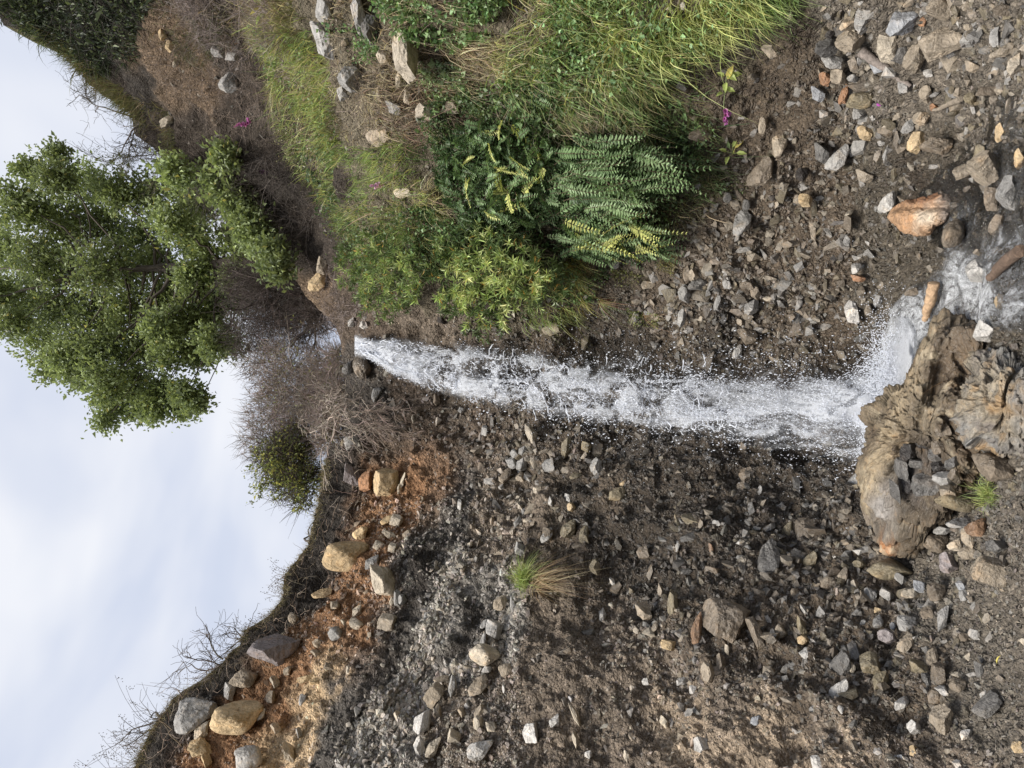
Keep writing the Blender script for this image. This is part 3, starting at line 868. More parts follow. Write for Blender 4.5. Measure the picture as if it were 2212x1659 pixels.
# ------------------------------------------------------------------ boulders traced in the print, given real depth
def boulder(name, outline, center, Yfun, thick, seed, colfun, sculpt=None, n1=420, n2=230, label=None, rough=1.0, mat=None):
    ol = np.array(outline, float); c = np.array(center, float)
    a = np.arctan2(ol[:, 1] - c[1], ol[:, 0] - c[0]); r = np.hypot(ol[:, 0] - c[0], ol[:, 1] - c[1])
    o = np.argsort(a); a, r = a[o], r[o]
    a = np.concatenate([a - 2 * math.pi, a, a + 2 * math.pi]); r = np.tile(r, 3)
    th = np.linspace(-math.pi, math.pi, n1, endpoint=False)
    Rr = np.interp(th, a, r)
    ph = np.linspace(0, math.pi, n2)            # 0 = towards the viewer
    rad = np.sin(ph) ** 0.85
    dx = c[0] + np.cos(th)[None] * Rr[None] * rad[:, None]
    dy = c[1] + np.sin(th)[None] * Rr[None] * rad[:, None]
    Y = Yfun(dx, dy) - thick * np.cos(ph)[:, None] * np.where(np.cos(ph)[:, None] > 0, 1, 0.8)
    front_ = np.clip(np.cos(ph)[:, None], 0, 1) * np.ones_like(dx)
    if sculpt is not None:
        Y = Y + sculpt(dx, dy) * np.clip(front_ * 3, 0, 1)
    Pb = unproject(dx, dy, Y)
    n = norm(Pb - Pb.mean((0, 1)))
    w1, w2, wi, wf = worley(Pb * np.array([3.1, 3.1, 4.2]) + 0.25 * fbm(Pb * 3, 2, 4)[..., None] + seed, seed)
    v1, v2, vi, vf = worley(Pb * np.array([9.0, 9.0, 12.0]) + 0.3 * fbm(Pb * 7, 2, 5)[..., None] + seed, seed + 50)
    crack = -0.02 * np.exp(-((w2 - w1) / 0.06) ** 2) - 0.014 * np.exp(-((v2 - v1) / 0.08) ** 2) + 0.02 * wi + 0.008 * vi + 0.085 * wf + 0.025 * vf
    Pb = Pb + n * crack[..., None] * rough
    Pb = Pb + rough * n * (0.025 * ridged(Pb * np.array([3.2, 3.2, 3.2]) + seed, 4, seed) + 0.03 * fbm(Pb * 8, 3, seed + 3)
                   + 0.018 * ridged(Pb * np.array([22, 9, 22]), 3, seed + 7))[..., None]
    Pb = Pb + rough * n * (0.016 * ridged(Pb * np.array([15, 11, 15]) + 5, 3, seed + 11) + 0.008 * fbm(Pb * 42, 2, seed + 13))[..., None]
    i = np.arange(n2 - 1)[:, None] * n1; j = np.arange(n1)[None]; j2 = (j + 1) % n1
    q = np.stack([i + j, i + j2, i + n1 + j2, i + n1 + j], 2).reshape(-1, 4)
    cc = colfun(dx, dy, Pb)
    org = Pb.reshape(-1, 3).mean(0)
    me = make_mesh(name, Pb.reshape(-1, 3) - org, q, cc.reshape(-1, 4), True)
    ob = link(name, me, mat or MAT_BOULDER, label=label, cat="boulder")
    ob.location = org.tolist()
    return dx, dy, Y


BOUT = [(2037, 703), (2017, 708), (2003, 730), (1978, 785), (1953, 838), (1925, 868), (1903, 893), (1888, 926), (1872, 975),
        (1867, 1003), (1866, 1045), (1873, 1075), (1880, 1095), (1897, 1125), (1908, 1160), (1926, 1180), (1945, 1174), (1960, 1172), (1985, 1160),
        (2014, 1127), (2047, 1080), (2073, 1045), (2112, 1006), (2124, 975), (2118, 945), (2106, 925), (2100, 890), (2101, 853), (2110, 800),
        (2114, 750), (2106, 725), (2087, 712), (2060, 700)]
BY = lambda dx, dy: 4.58 + (2112 - dx) * (0.95 / 232) + 0.0001 * (dy - 950)


def bsculpt(dx, dy):
    # ridge from the right-hand toe up to the left top, a hollow holding loose stones, a dark flank facing the stream
    hol = 0.20 * np.exp(-(((dx - 1992) / 58) ** 2 + ((dy - 1020) / 78) ** 2) ** 1.6)
    t = (dx - (1905 + (980 - dy) * 0.42))        # distance from the crest line in print px
    crest = -0.10 * np.exp(-(t / 38) ** 2)
    flank = 0.24 * np.exp(-(((dx - 2070) / 42) ** 2 + ((dy - 815) / 62) ** 2))
    groove = 0.14 * np.exp(-(((dx - 2003 - (900 - dy) * .25) / 14) ** 2)) * np.exp(-((dy - 860) / 60) ** 2)
    wedge = 0.12 * np.exp(-(((dx - 2050 + (dy - 930) * -.7) / 12) ** 2)) * np.exp(-((dy - 945) / 55) ** 2)
    return hol + crest + flank + groove + wedge


def bcol(dx, dy, p):
    base = s2l((96, 82, 62))[None, None] * np.ones(dx.shape + (1,))
    n = fbm(p * 5, 4, 3)
    dark = s2l((104, 84, 58)); grey = s2l((150, 142, 134)); white = s2l((176, 166, 150)); rust = s2l((196, 128, 62))

    def put(b, c, w):
        w = np.clip(w, 0, 1)[..., None]
        return b * (1 - w) + c * w
    base = put(base, s2l((168, 146, 108)), 1.0 * np.exp(-(((dx - (1905 + (980 - dy) * .38)) / 34) ** 2)) + n * .35 - .1)  # paler tan crest: light on the upper side, painted into the colour
    base = put(base, s2l((160, 142, 110)), 0.7 * np.exp(-(((dx - 2010) / 30) ** 2 + ((dy - 900) / 34) ** 2)))
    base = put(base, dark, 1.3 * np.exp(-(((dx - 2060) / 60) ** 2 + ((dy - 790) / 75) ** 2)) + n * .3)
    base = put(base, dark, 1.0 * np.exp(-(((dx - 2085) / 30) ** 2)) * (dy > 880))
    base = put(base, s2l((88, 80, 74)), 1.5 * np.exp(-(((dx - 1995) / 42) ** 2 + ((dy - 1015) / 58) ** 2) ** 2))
    base = put(base, grey, 1.2 * np.exp(-(((dx - 1915) / 22) ** 2 + ((dy - 1085) / 42) ** 2)))
    base = put(base, white, 1.2 * np.exp(-(((dx - 1930) / 20) ** 2 + ((dy - 1135) / 22) ** 2)) + (n - .75))
    base = put(base, rust, 1.6 * np.exp(-(((dx - 1918) / 16) ** 2 + ((dy - 1166) / 14) ** 2)))
    base = put(base, s2l((88, 72, 52)), n * 1.1 - 0.1)
    base = put(base, s2l((176, 158, 124)), fbm(p * 11, 3, 33) * 1.1 - .45)
    wet = np.clip(0.25 + 0.6 * np.exp(-(((dx - 2060) / 80) ** 2 + ((dy - 770) / 90) ** 2)), 0, 1)
    return np.concatenate([base, wet[..., None]], -1)


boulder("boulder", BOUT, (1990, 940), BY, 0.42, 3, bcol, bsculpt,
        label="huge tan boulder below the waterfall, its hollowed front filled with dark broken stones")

BOUT2 = [(2114, 795), (2098, 825), (2092, 843), (2096, 862), (2106, 880), (2099, 905), (2105, 931), (2137, 960), (2160, 977), (2192, 981), (2225, 972),
         (2262, 940), (2285, 880), (2262, 805), (2230, 778), (2198, 783), (2165, 780), (2141, 781)]
BY2 = lambda dx, dy: 4.32 + (2092 - dx) * (0.40 / 120)


def bcol2(dx, dy, p):
    n = fbm(p * 4, 4, 13); n2 = fbm(p * 9, 3, 19)
    a = s2l((148, 134, 110)); b = s2l((128, 126, 122)); c = s2l((162, 130, 84)); d = s2l((110, 100, 92))
    w = np.clip(0.5 + n, 0, 1)[..., None]
    base = a * (1 - w) + b * w
    w = np.clip(n2 * 1.2 - 0.1, 0, 1)[..., None]; base = base * (1 - w) + c * w
    w = np.clip(-n2 * 1.2 - 0.35, 0, 1)[..., None]; base = base * (1 - w) + d * w
    return np.concatenate([base, np.full(dx.shape + (1,), 0.25)], -1)


boulder("boulder", BOUT2, (2182, 878), BY2, 0.30, 23, bcol2, lambda dx, dy: 0.06 * np.exp(-((dx - 2150) / 14) ** 2),
        label="large grey and ochre boulder at the right edge, next to the hollowed boulder")

BOUT3 = [(1916, 469), (1938, 443), (1974, 434), (2001, 428), (2037, 417), (2053, 429), (2057, 452), (2046, 472), (2019, 488), (2008, 506), (1987, 512), (1965, 506), (1933, 485)]


def bcol3(dx, dy, p):
    n = fbm(p * 6, 4, 43)
    base = s2l((180, 134, 86)) * np.ones(dx.shape + (1,))

    def put(b, c, w):
        w = np.clip(w, 0, 1)[..., None]
        return b * (1 - w) + c * w
    base = put(base, s2l((148, 100, 60)), (452 - dy) / 14 + n * .7)  # side turned from the sun: its shade painted in as darker orange
    base = put(base, s2l((206, 182, 150)), 1.0 * np.exp(-(((dx - 2000) / 24) ** 2 + ((dy - 472) / 16) ** 2)) + n * .5)
    base = put(base, s2l((150, 132, 116)), (dx - 2030) / 14 + n)
    return np.concatenate([base, np.full(dx.shape + (1,), 0.3)], -1)


boulder("boulder", BOUT3, (1988, 466), lambda dx, dy: 5.30 + (2000 - dx) * 0.0035 + (dy - 466) * -0.0008, 0.17, 53, bcol3,
        lambda dx, dy: 0.07 * np.exp(-((dy - 448) / 8) ** 2), 300, 150, "large orange boulder in mud by the shallow stream", rough=0.28, mat=MAT_BIGSTONE)

# ------------------------------------------------------------------ stones
# print x, print y, width, height, colour code, [turn in degrees], [shape a=angular r=round f=flat], [extra]
STONES = """
746 1203 93 60 y 0 r;803 1214 30 30 g;831 1253 52 84 p 25 a;776 1151 36 28 y;835 1123 26 20 y;856 1124 28 24 p;840 1153 30 16 p -30;818 1178 26 20 p;848 1183 20 20 p
878 1183 20 20 p;878 1153 20 18 t;896 1213 13 26 g;695 1281 42 22 y;723 1308 20 15 t;771 1318 20 24 p;770 1348 30 22 p r;726 1369 33 32 g 0 r;744 1344 16 13 p;685 1389 22 18 t;836 1343 42 32 t
858 1293 16 36 g;870 1296 20 26 g;848 1299 14 18 p;923 1333 16 20 g;1045 1416 60 42 p -35 r;1093 1446 32 24 t 0 r;1031 1481 38 44 t;953 1466 32 15 t;978 1483 18 44 g;938 1500 36 48 t -25
911 1561 36 56 w;906 1613 26 46 w;935 1612 22 48 p -20;981 1591 28 38 p;1035 1616 34 54 w -30;1036 1563 28 36 p;1036 1538 18 32 t -20;1010 1524 14 14 w 0 r;998 1539 18 20 t;1061 1571 24 18 p
1145 1586 32 44 w 10;1080 1301 30 34 t;1108 1306 13 32 g;1068 1359 36 38 g;1045 1348 16 20 g;1043 1383 12 32 g;1125 1186 26 34 g;1180 1156 24 32 g;1021 1138 13 12 b;1015 1176 12 13 p
1090 1489 10 22 w;1051 1446 20 14 w 0 r;660 1466 38 18 y;685 1471 32 15 y;711 1439 22 18 t;755 1449 16 16 p;860 1549 18 26 p;946 1536 15 28 t
593 1403 96 66 m 25 a;424 1543 84 62 g 0 a;511 1554 106 62 y 5 r;436 1576 30 34 p;526 1466 50 36 t -15 r;434 1616 54 32 y -25;536 1636 56 50 w 0 r;446 1643 20 28 y;583 1506 20 28 t;594 1473 20 26 p
651 1468 20 14 y;619 1448 20 20 t;634 1336 22 22 t 0 r;564 1543 16 24 p;596 1573 22 22 t;646 1583 13 22 g;624 1623 18 52 p 10;654 1511 16 22 g;496 1493 24 36 g;683 1411 24 14 t
1501 1126 52 40 v 15;1571 1336 98 86 b 12 a;1504 1363 20 84 r -8 f;1541 1239 36 32 b;1656 1146 28 30 y;1657 1206 46 76 d 10;1634 1370 24 66 b 15;1531 1453 32 52 t 12;1557 1430 20 40 b;1389 1321 36 34 t
1227 1141 30 40 v;1262 1156 22 38 v;1285 1225 24 32 v;1389 1194 26 28 b;1427 1276 14 32 t;1444 1393 32 22 y;1322 1256 12 16 w;1492 1211 18 12 y;1184 1153 24 28 b
1197 1556 22 24 w;1242 1543 14 50 p 25;1244 1598 18 34 p;1516 1608 36 38 w;1394 1473 14 16 w;1234 1509 14 13 l;1497 1489 16 16 w;1354 1633 14 20 p;1474 1471 26 18 g;1271 1628 14 18 w;1539 1196 11 46 r 10 f;1454 1306 22 60 v;1414 1353 13 22 t;1571 1403 11 22 p
1920 1229 96 44 v 5 r;1858 1219 32 20 v;2033 1174 44 40 b 0 r;2057 1216 40 46 m;2155 1234 76 56 t;2080 1129 54 26 g -5;2117 1138 30 42 r -10;2043 1146 38 20 g;2100 1163 26 40 t;2097 1196 36 28 t;2070 1176 24 28 p
2160 1179 52 28 d;1790 1259 36 28 t 0 r;1818 1246 20 40 t;1720 1283 24 22 t 0 r;1847 1266 20 28 p;1750 1209 22 40 v;1743 1143 46 46 b;1783 1143 20 44 b;1803 1206 15 14 w;1808 1226 16 16 w;1702 1143 18 36 v
1973 1281 38 26 p;1995 1268 28 28 l;2033 1279 36 36 b;1917 1283 34 30 g;1882 1286 24 30 g;1953 1249 30 26 g;1900 1323 22 20 y;1897 1343 26 26 g 0 r;1918 1376 46 34 m -10;1962 1389 26 40 t;1967 1346 38 30 g;1865 1349 13 20 g
1930 1353 16 20 l;1685 1363 26 34 t 0 r;1732 1353 18 48 v 10;1737 1384 30 24 y;1735 1319 15 28 w;1775 1323 26 30 g;2042 1336 22 56 g -15;2008 1326 24 28 b
1750 1418 36 30 w 10;1815 1433 36 58 d 10;1847 1406 26 36 d;1840 1443 15 26 p;1880 1433 42 44 v;1903 1468 36 38 v;1813 1489 24 52 w -18;1992 1443 42 34 v;2017 1419 24 38 t;2037 1456 30 42 b -20;2008 1473 18 32 d;2025 1506 28 30 b 0 r;2042 1493 30 18 w
1953 1519 38 24 w 35;2043 1553 42 60 t -10;1983 1573 30 36 w;2093 1586 28 22 w;1980 1623 22 28 y;1768 1646 30 26 w;1942 1643 22 24 l;1757 1529 14 20 g;2140 1523 56 34 d 20;2150 1503 18 22 g;2132 1499 15 24 g;2077 1483 28 30 b 0 r;2075 1653 22 16 w;2205 1616 24 26 y
1633 1556 22 26 l;2120 1449 18 38 d;2087 1376 18 16 b;2082 1266 20 20 l;2088 1286 20 22 g
1950 37 64 76 l 0 a;1917 93 48 76 p 0 a;1947 113 50 44 d;2045 87 72 68 t 0 a;2042 17 58 42 t;1838 88 58 46 t 0 a;1833 48 36 34 t;1867 35 38 68 g;1787 100 50 40 d;1793 75 20 15 k;1800 133 44 30 g 0 f
1783 170 20 30 o;1813 167 40 30 t;1843 170 26 15 g;1765 203 28 34 l;1822 203 15 40 o;1865 217 60 34 v 0 r;1857 245 28 28 g;1870 287 28 32 y;1900 143 34 30 l;1987 127 44 54 t;1950 180 22 42 g;2008 203 30 32 t;2010 158 22 16 w;2000 43 22 26 o;1993 82 15 22 w
2033 310 54 34 b -20;1988 308 34 44 y;1968 272 22 30 g;2000 255 34 30 t;1903 308 18 15 w;1943 305 14 26 w;1957 313 24 36 b;1810 340 34 54 g -12;1772 330 28 44 d;1685 315 30 48 t;1648 272 20 34 t 0 r;1643 370 46 56 b;1733 377 26 30 k;1740 433 30 28 y
1917 437 28 44 w;1865 380 34 30 t;1833 460 16 13 p;1830 520 18 22 g;1833 483 20 36 b;2072 500 50 68 b 0 r;2140 363 72 56 t -25;2123 333 24 42 v;2167 287 24 38 y;2190 417 44 68 g;2150 430 32 50 b;2207 343 20 42 y;2200 137 30 44 p
2173 108 40 24 t;2153 80 18 40 g;2097 13 26 26 t;2095 55 16 20 t;2137 197 42 24 b;2103 213 30 24 v;2022 232 22 15 o;2103 143 26 26 t;2173 20 34 32 b;2163 487 32 46 b;2082 370 28 32 t;2160 540 24 16 y;2117 546 22 14 t
1850 580 20 24 w;1852 601 28 18 o;1840 673 26 54 w;1875 670 15 24 t 0 r;1898 650 20 26 g;1977 630 28 20 b;2137 716 48 46 w;2105 881 20 32 p -15 r;2083 1086 84 38 v -8 r;1850 1046 34 46 g -15;1881 1113 34 78 b 22;2150 766 24 32 g;2120 586 40 52 w;2167 653 24 36 y;2100 710 20 26 g;2165 1010 70 58 b
1190 710 38 28 t;1500 596 24 28 t;1507 612 36 28 d;1570 610 18 30 g;1480 636 30 36 g;1473 683 18 46 g;1483 593 15 36 b;1623 663 30 34 g;1613 613 30 26 b;1617 726 38 34 b;1592 760 18 30 w;1600 696 18 16 t;1550 650 12 42 g;1633 633 24 28 b
1150 940 24 56 p 22;1223 966 22 46 v;1267 966 22 24 v;1288 1010 26 42 g;1243 1026 24 18 v;1185 1006 28 32 g;1130 973 20 22 g;1112 980 20 20 g 0 r;1107 1000 30 24 g;1127 1003 24 32 g;1092 1026 24 30 b;1333 1066 36 30 v;1228 1076 17 20 w;1235 1096 20 22 y;1177 1076 16 18 p;1190 1083 12 22 w;1123 1030 18 20 t;1347 1043 16 15 y;1613 1026 30 34 b;1603 1050 24 30 b;1607 966 20 24 b;1637 1063 15 30 g
782 793 38 52 b 0 r;753 793 24 32 d 0 r;812 853 18 32 g -20 r;760 956 34 30 g 0 r;742 956 14 18 v;788 1040 30 46 o;760 1026 34 52 m;833 1043 56 60 y 10 a;863 1056 9 22 p;870 1036 11 34 p -12;943 863 14 26 b;997 886 16 14 g;1047 930 15 22 g
758 696 14 20 w;787 703 20 16 w;953 690 17 20 k;993 1090 10 22 w;683 610 48 36 y;697 573 28 38 t
707 27 40 52 g;700 87 44 70 g 0 a;773 27 24 70 g 20;803 63 36 54 d;877 123 46 92 p 5 a;827 123 26 26 p;760 170 50 46 g;740 200 26 28 w;820 203 13 28 t;850 233 28 26 g;817 290 50 38 t;927 243 52 32 p 15;973 230 32 28 t;870 413 42 30 p;823 487 30 38 y;747 93 16 16 t;860 170 15 26 p;880 210 16 24 p
350 73 20 26 y;367 100 20 26 y;380 138 12 17 p;493 177 40 40 g;360 263 34 16 p 15;470 110 30 26 g;503 123 30 22 g
1600 480 44 50 g 20 a;1573 427 22 20 d 0 r;1513 290 50 26 b;1473 187 24 17 d;1613 443 20 22 d 0 r;1593 50 16 38 k;1537 50 24 26 w
1965 975 40 44 k 20;1995 950 36 36 k;1985 1000 44 30 d 30;2022 985 40 26 d -20;2000 1045 60 46 d 20;2040 1035 46 34 g -15;1945 1010 20 56 d 10;1935 1060 24 56 d 14
1958 1045 26 40 k;2028 1008 30 28 k 10;2055 1000 28 30 d;2048 1062 36 30 t -20;2030 965 32 30 b;2062 1030 26 34 b;2036 930 26 30 b
"""
ROCKCOL = dict(w=(202, 196, 187), p=(194, 178, 152), y=(204, 172, 118), o=(178, 124, 76), t=(170, 152, 126), g=(162, 158, 152),
               d=(112, 108, 103), b=(136, 119, 97), v=(140, 125, 92), l=(158, 160, 164), k=(56, 50, 47), r=(146, 108, 72), m=(146, 134, 132))
CNAME = dict(w="whitish", p="pale tan", y="yellowish", o="orange", t="tan", g="grey", d="dark grey", b="brown", v="olive brown",
             l="bluish grey", k="blackish", r="rusty", m="mauve grey")
ANG = [make_mesh("stone_angular", rock_shape(ICO4, 9 + k % 6, 100 + k, 0.05), ICO4[1], None, True, 28) for k in range(22)]
RND = [make_mesh("stone_rounded", rock_shape(ICO4, 12, 300 + k, 0.05, 9), ICO4[1], None, True, 60) for k in range(8)]
for m_ in ANG + RND:
    m_.materials.append(MAT_STONE)

SIZEW = [(64, "big"), (44, "fair-sized"), (30, "middling"), (20, "small"), (0, "tiny")]


def place_word(x, y):
    def inb(a, b, c, d): return a <= x <= b and c <= y <= d
    if inb(1925, 2070, 925, 1145): return "in the huge boulder's hollow"
    if x < 560 and y > 1380: return "under the left cliff's turf edge"
    if x < 900 and y > 1000 and x < sky(y) + 330: return "in the orange soil band"
    if inb(880, 1120, 1250, 1700): return "in the cliff's grey gravel bands"
    if inb(880, 1120, 1100, 1250): return "in the dark soil below orange"
    if inb(720, 1000, 770, 1000): return "on the wall beside the waterfall's top"
    if inb(1000, 1250, 850, 1120): return "on the ledge beside the mid waterfall"
    if inb(1120, 1420, 1420, 1700): return "in the cliff's lower tan soil"
    if inb(1120, 1420, 1100, 1420): return "around the cliff's lone grass tuft"
    if inb(1250, 1700, 950, 1300): return "on the wet wall beside the waterfall"
    if inb(1420, 1660, 1300, 1480): return "around the bank's big brown block"
    if inb(1420, 1700, 1480, 1700): return "on the dry tan bank"
    if inb(2030, 2212, 990, 1260): return "in the pile below the boulder"
    if inb(1820, 2030, 1090, 1310): return "beside the huge boulder's lower end"
    if inb(1660, 1870, 1100, 1400): return "in wet rubble before the boulder"
    if inb(1860, 2130, 1310, 1420): return "along the gravel flat's inner edge"
    if inb(1700, 1960, 1400, 1520): return "in rubble below the tan bank"
    if inb(1960, 2212, 1400, 1520): return "at the gravel flat's outer edge"
    if inb(1700, 2212, 1520, 1700): return "on the bottom corner's dry slope"
    if inb(680, 1000, 0, 320): return "among the right bank's dry grass"
    if x < 560 and y < 320: return "in the far slope's bare scar"
    if inb(650, 1000, 320, 640): return "on the dark slope above bushes"
    if inb(1440, 1640, 0, 320): return "at the grassy bank's foot"
    if inb(1730, 1880, 0, 150): return "in the rubble nearest the grass"
    if inb(1880, 2212, 0, 120): return "in the top right corner rubble"
    if inb(1730, 1900, 150, 320): return "in rubble beyond the leaning foxglove"
    if inb(1900, 2212, 120, 260): return "around the grey stick"
    if inb(1880, 2080, 260, 420): return "in mud near the grey stick"
    if inb(2080, 2212, 260, 480): return "in shallows at the right edge"
    if inb(1600, 1880, 300, 480): return "in mud above the orange boulder"
    if inb(1430, 1660, 400, 770): return "on the wet bank below bushes"
    if inb(1880, 2130, 400, 560): return "beside the shallow stream"
    if inb(1800, 2000, 560, 700): return "in the mud beside the splash"
    if inb(2050, 2212, 480, 780): return "in the stream by the driftwood"
    if inb(1100, 1300, 640, 760): return "between willow leaves and waterfall"
    return "on the muddy bank"


items = []
for tok in STONES.replace("\n", ";").split(";"):
    f = tok.split()
    if not f: continue
    x, y, w, h = map(float, f[:4]); code = f[4]
    ang = 0.0; shp = 'a'
    for g_ in f[5:]:
        if g_ in 'arf': shp = g_
        else: ang = float(g_)
    items.append((x, y, w, h, code, ang, shp))
wetv = soil(np.array([i[0] for i in items]), np.array([i[1] for i in items]))[:, 3]
base_labels = []
for (x, y, w, h, code, ang, shp) in items:
    mx = max(w, h)
    sw = next(s for t, s in SIZEW if mx >= t)
    el = max(w, h) / min(w, h)
    sh = "long" if el > 1.9 else ("rounded" if shp == 'r' else ("flat" if shp == 'f' else "angular"))
    if x == 1571 and w > 80: base_labels.append("big wet grey brown block jutting from the lower left bank"); continue
    if x == 593: base_labels.append("big dark slanting rock under the turf at the left cliff top"); continue
    if x == 746: base_labels.append("big smooth yellow stone with a whitish end in the orange soil"); continue
    if x == 833 and code == 'y': base_labels.append("big pale yellow block highest in the orange soil beside the dead twigs"); continue
    if x == 2137 and y == 716: base_labels.append("whitish block between the two large boulders and the stream"); continue
    if x == 1920 and w > 80: base_labels.append("smooth wet olive stone just below the lower end of the huge boulder"); continue
    if x == 782: base_labels.append("dark wet round stone at the lip of the waterfall"); continue
    if x == 2083 and w > 80: base_labels.append("smooth olive slab leaning on the underside of the huge boulder"); continue
    base_labels.append(f"{sw} {CNAME[code]} {sh} stone {place_word(x, y)}")
# where two would read alike, say which by its place in the photograph
from collections import defaultdict
byl = defaultdict(list)
for i, l in enumerate(base_labels): byl[l].append(i)
labels = list(base_labels)
ORD = ["", "second", "third", "fourth", "fifth", "sixth", "seventh", "eighth", "ninth", "tenth"]
for l, ids in byl.items():
    if len(ids) < 2: continue
    xs = [items[i][0] for i in ids]; ys = [items[i][1] for i in ids]
    horiz = max(xs) - min(xs) >= max(ys) - min(ys)
    ids.sort(key=lambda i: items[i][0] if horiz else items[i][1])
    n = len(ids)
    for k, i in enumerate(ids):
        if n == 2: wd = ("left of two", "right of two")[k] if horiz else ("upper of two", "lower of two")[k]
        elif k == 0: wd = "leftmost" if horiz else "topmost"
        elif k == n - 1: wd = "rightmost" if horiz else "lowest"
        else: wd = f"{ORD[k]} from the " + ("left" if horiz else "top")
        labels[i] = f"{l}, {wd}"
cam_m3 = Matrix(CAMROT.tolist())
for k, (x, y, w, h, code, ang, shp) in enumerate(items):
    inhollow = 1925 <= x <= 2070 and 925 <= y <= 1145
    if inhollow:
        Yb = BY(x, y) - 0.42 + bsculpt(np.array(x), np.array(y)) - 0.02
        p = unproject(x, y, float(Yb))
    elif x == 2083 and w > 80:
        p = unproject(x, y, 4.52)
    elif x == 2105 and y == 881:
        p = unproject(x, y, 4.18)
    else:
        # keep the stone on its line of sight: slide along the ray to the terrain's depth
        gx, gy = np.meshgrid(np.linspace(-.4, .4, 5) * w + x, np.linspace(-.4, .4, 5) * h + y)
        q = np.sort(surf(gx, gy)[..., 1].ravel())
        p = unproject(x, y, float(q[:9].mean()))
    mp_ = float(mpp(p))
    if x > 1950 and not inhollow: p = p + np.array([0, 0, .22 * min(w, h) * mp_])
    sx, sy = w / 2 * mp_ * 1.06, h / 2 * mp_ * 1.06
    sz = (sx * sy) ** 0.5 * (0.55 if shp == 'f' else random.uniform(0.75, 1.0))
    if 660 < x < 1000 and y < 330: sx, sy, sz = sx * 1.15, sy * 1.15, sz * 1.6
    d = (CAM - p); d = d / np.linalg.norm(d)
    p = p + d * sz * (0.42 if not inhollow else -0.12)
    me = random.choice(RND if shp == 'r' else ANG)
    o = link("stone", me, None, label=labels[k], cat="stone",
             group="stones on the cliff, banks and stream bed")
    R3 = cam_m3 @ Matrix.Rotation(math.radians(ang + random.uniform(-5, 5)), 3, 'Z')
    Mx = R3.to_4x4() @ Matrix.Diagonal((sx, sy, sz, 1.0))
    Mx.translation = Vector(p.tolist())
    o.matrix_world = Mx
    cc = s2l(ROCKCOL[code]) * random.uniform(0.85, 1.12)
    wet = float(np.clip(wetv[k], 0, 1))
    if code in 'bvdkr' : wet = max(wet, 0.3 if x > 1000 else 0.05)
    cc = cc * (1 - 0.2 * wet)
    o.color = (*[float(v) for v in cc], wet)

# ------------------------------------------------------------------ loose gravel (past counting)
GR_T = [shard(k, 9 + k % 5) for k in range(16)]
OCC = np.zeros((560, 420), bool)
_ox, _oy = np.meshgrid(np.arange(560) * 4.0, np.arange(420) * 4.0, indexing='ij')
for (x, y, w, h, code, ang, shp) in items:
    OCC |= ((_ox - x) / (w * .5)) ** 2 + ((_oy - y) / (h * .5)) ** 2 < 1
OCC |= ((_ox - 1988) / 66) ** 2 + ((_oy - 466) / 40) ** 2 < 1



def gravel(n, x0, x1, y0, y1, smin, smax, power, bag, bright=1.15, dens=None, poly=None, lift=0.15, line=None, pal=0.0, spread=(14, 10)):
    x = rng.uniform(x0, x1, n); y = rng.uniform(y0, y1, n)
    if line is not None:
        t_ = rng.uniform(0, len(line) - 1, n); k_ = np.arange(len(line)); la = np.array(line, float)
        x = np.interp(t_, k_, la[:, 0]) + rng.normal(0, spread[0], n); y = np.interp(t_, k_, la[:, 1]) + rng.normal(0, spread[1], n)
    ok = (x > sky(y) + np.where(y > 975, 72, 35)) & (x < 2260) & (y > -60) & (y < 1720)
    x = np.clip(x, -300, 2400); y = np.clip(y, -350, 2000)
    ok &= ~OCC[np.clip(x / 4, 0, 559).astype(int), np.clip(y / 4, 0, 419).astype(int)]
    for dl in DARKL:
        ok &= ~((line_dist(np.stack([x, y], 1), dl) < 17) & (rng.uniform(0, 1, n) < .85))
    q = surf(x, y)
    if dens is not None:
        ok &= (fbm(q * dens, 3, 91) > rng.uniform(-0.9, 0.55, n))
    x, y, q = x[ok], y[ok], q[ok]
    n = len(x)
    s = smin * (1 - rng.uniform(0, 1, n) * (1 - (smin / smax) ** power)) ** (-1.0 / power)
    m_ = mpp(q) * s / 2
    S = np.stack([m_ * rng.uniform(.7, 1.6, n), m_ * rng.uniform(.5, 1.0, n), m_ * rng.uniform(.35, .9, n)], 1)
    nn = surfn(x, y)
    fr = frames(nn + 0.5 * rng.standard_normal((n, 3)), rng.uniform(0, 6.28, n))
    R = np.stack([fr[:, :, 1], fr[:, :, 2], fr[:, :, 0]], 2)
    c4 = soil(x, y, q)
    kk = 0.45 - 0.3 * c4[:, 3:4]
    C = c4[:, :3] * (1 - kk) + kk * s2l((165, 157, 146)) * rng.uniform(0.7, 1.1, (n, 1))
    C = np.clip(C * bright * np.exp(0.32 * rng.standard_normal((n, 1))) * (1 + .025 * rng.standard_normal((n, 3))), 0.01, 0.8)
    if pal > 0:
        sw_ = np.clip((s - 7) / 8, 0, 1)[:, None] * pal
        C = C * (1 - sw_) + sw_ * PAL[rng.integers(0, len(PAL), n)] * np.exp(.25 * rng.standard_normal((n, 1))) * .85
    C *= (1 - 0.42 * c4[:, 3:4])
    which = rng.integers(0, len(GR_T), n)
    for k, (tv, tf) in enumerate(GR_T):
        m2 = which == k
        scatter(bag, tv, tf, R[m2], q[m2] + nn[m2] * (S[m2, 2:3] * lift), S[m2], np.concatenate([C[m2], c4[m2, 3:4]], 1))
    return n


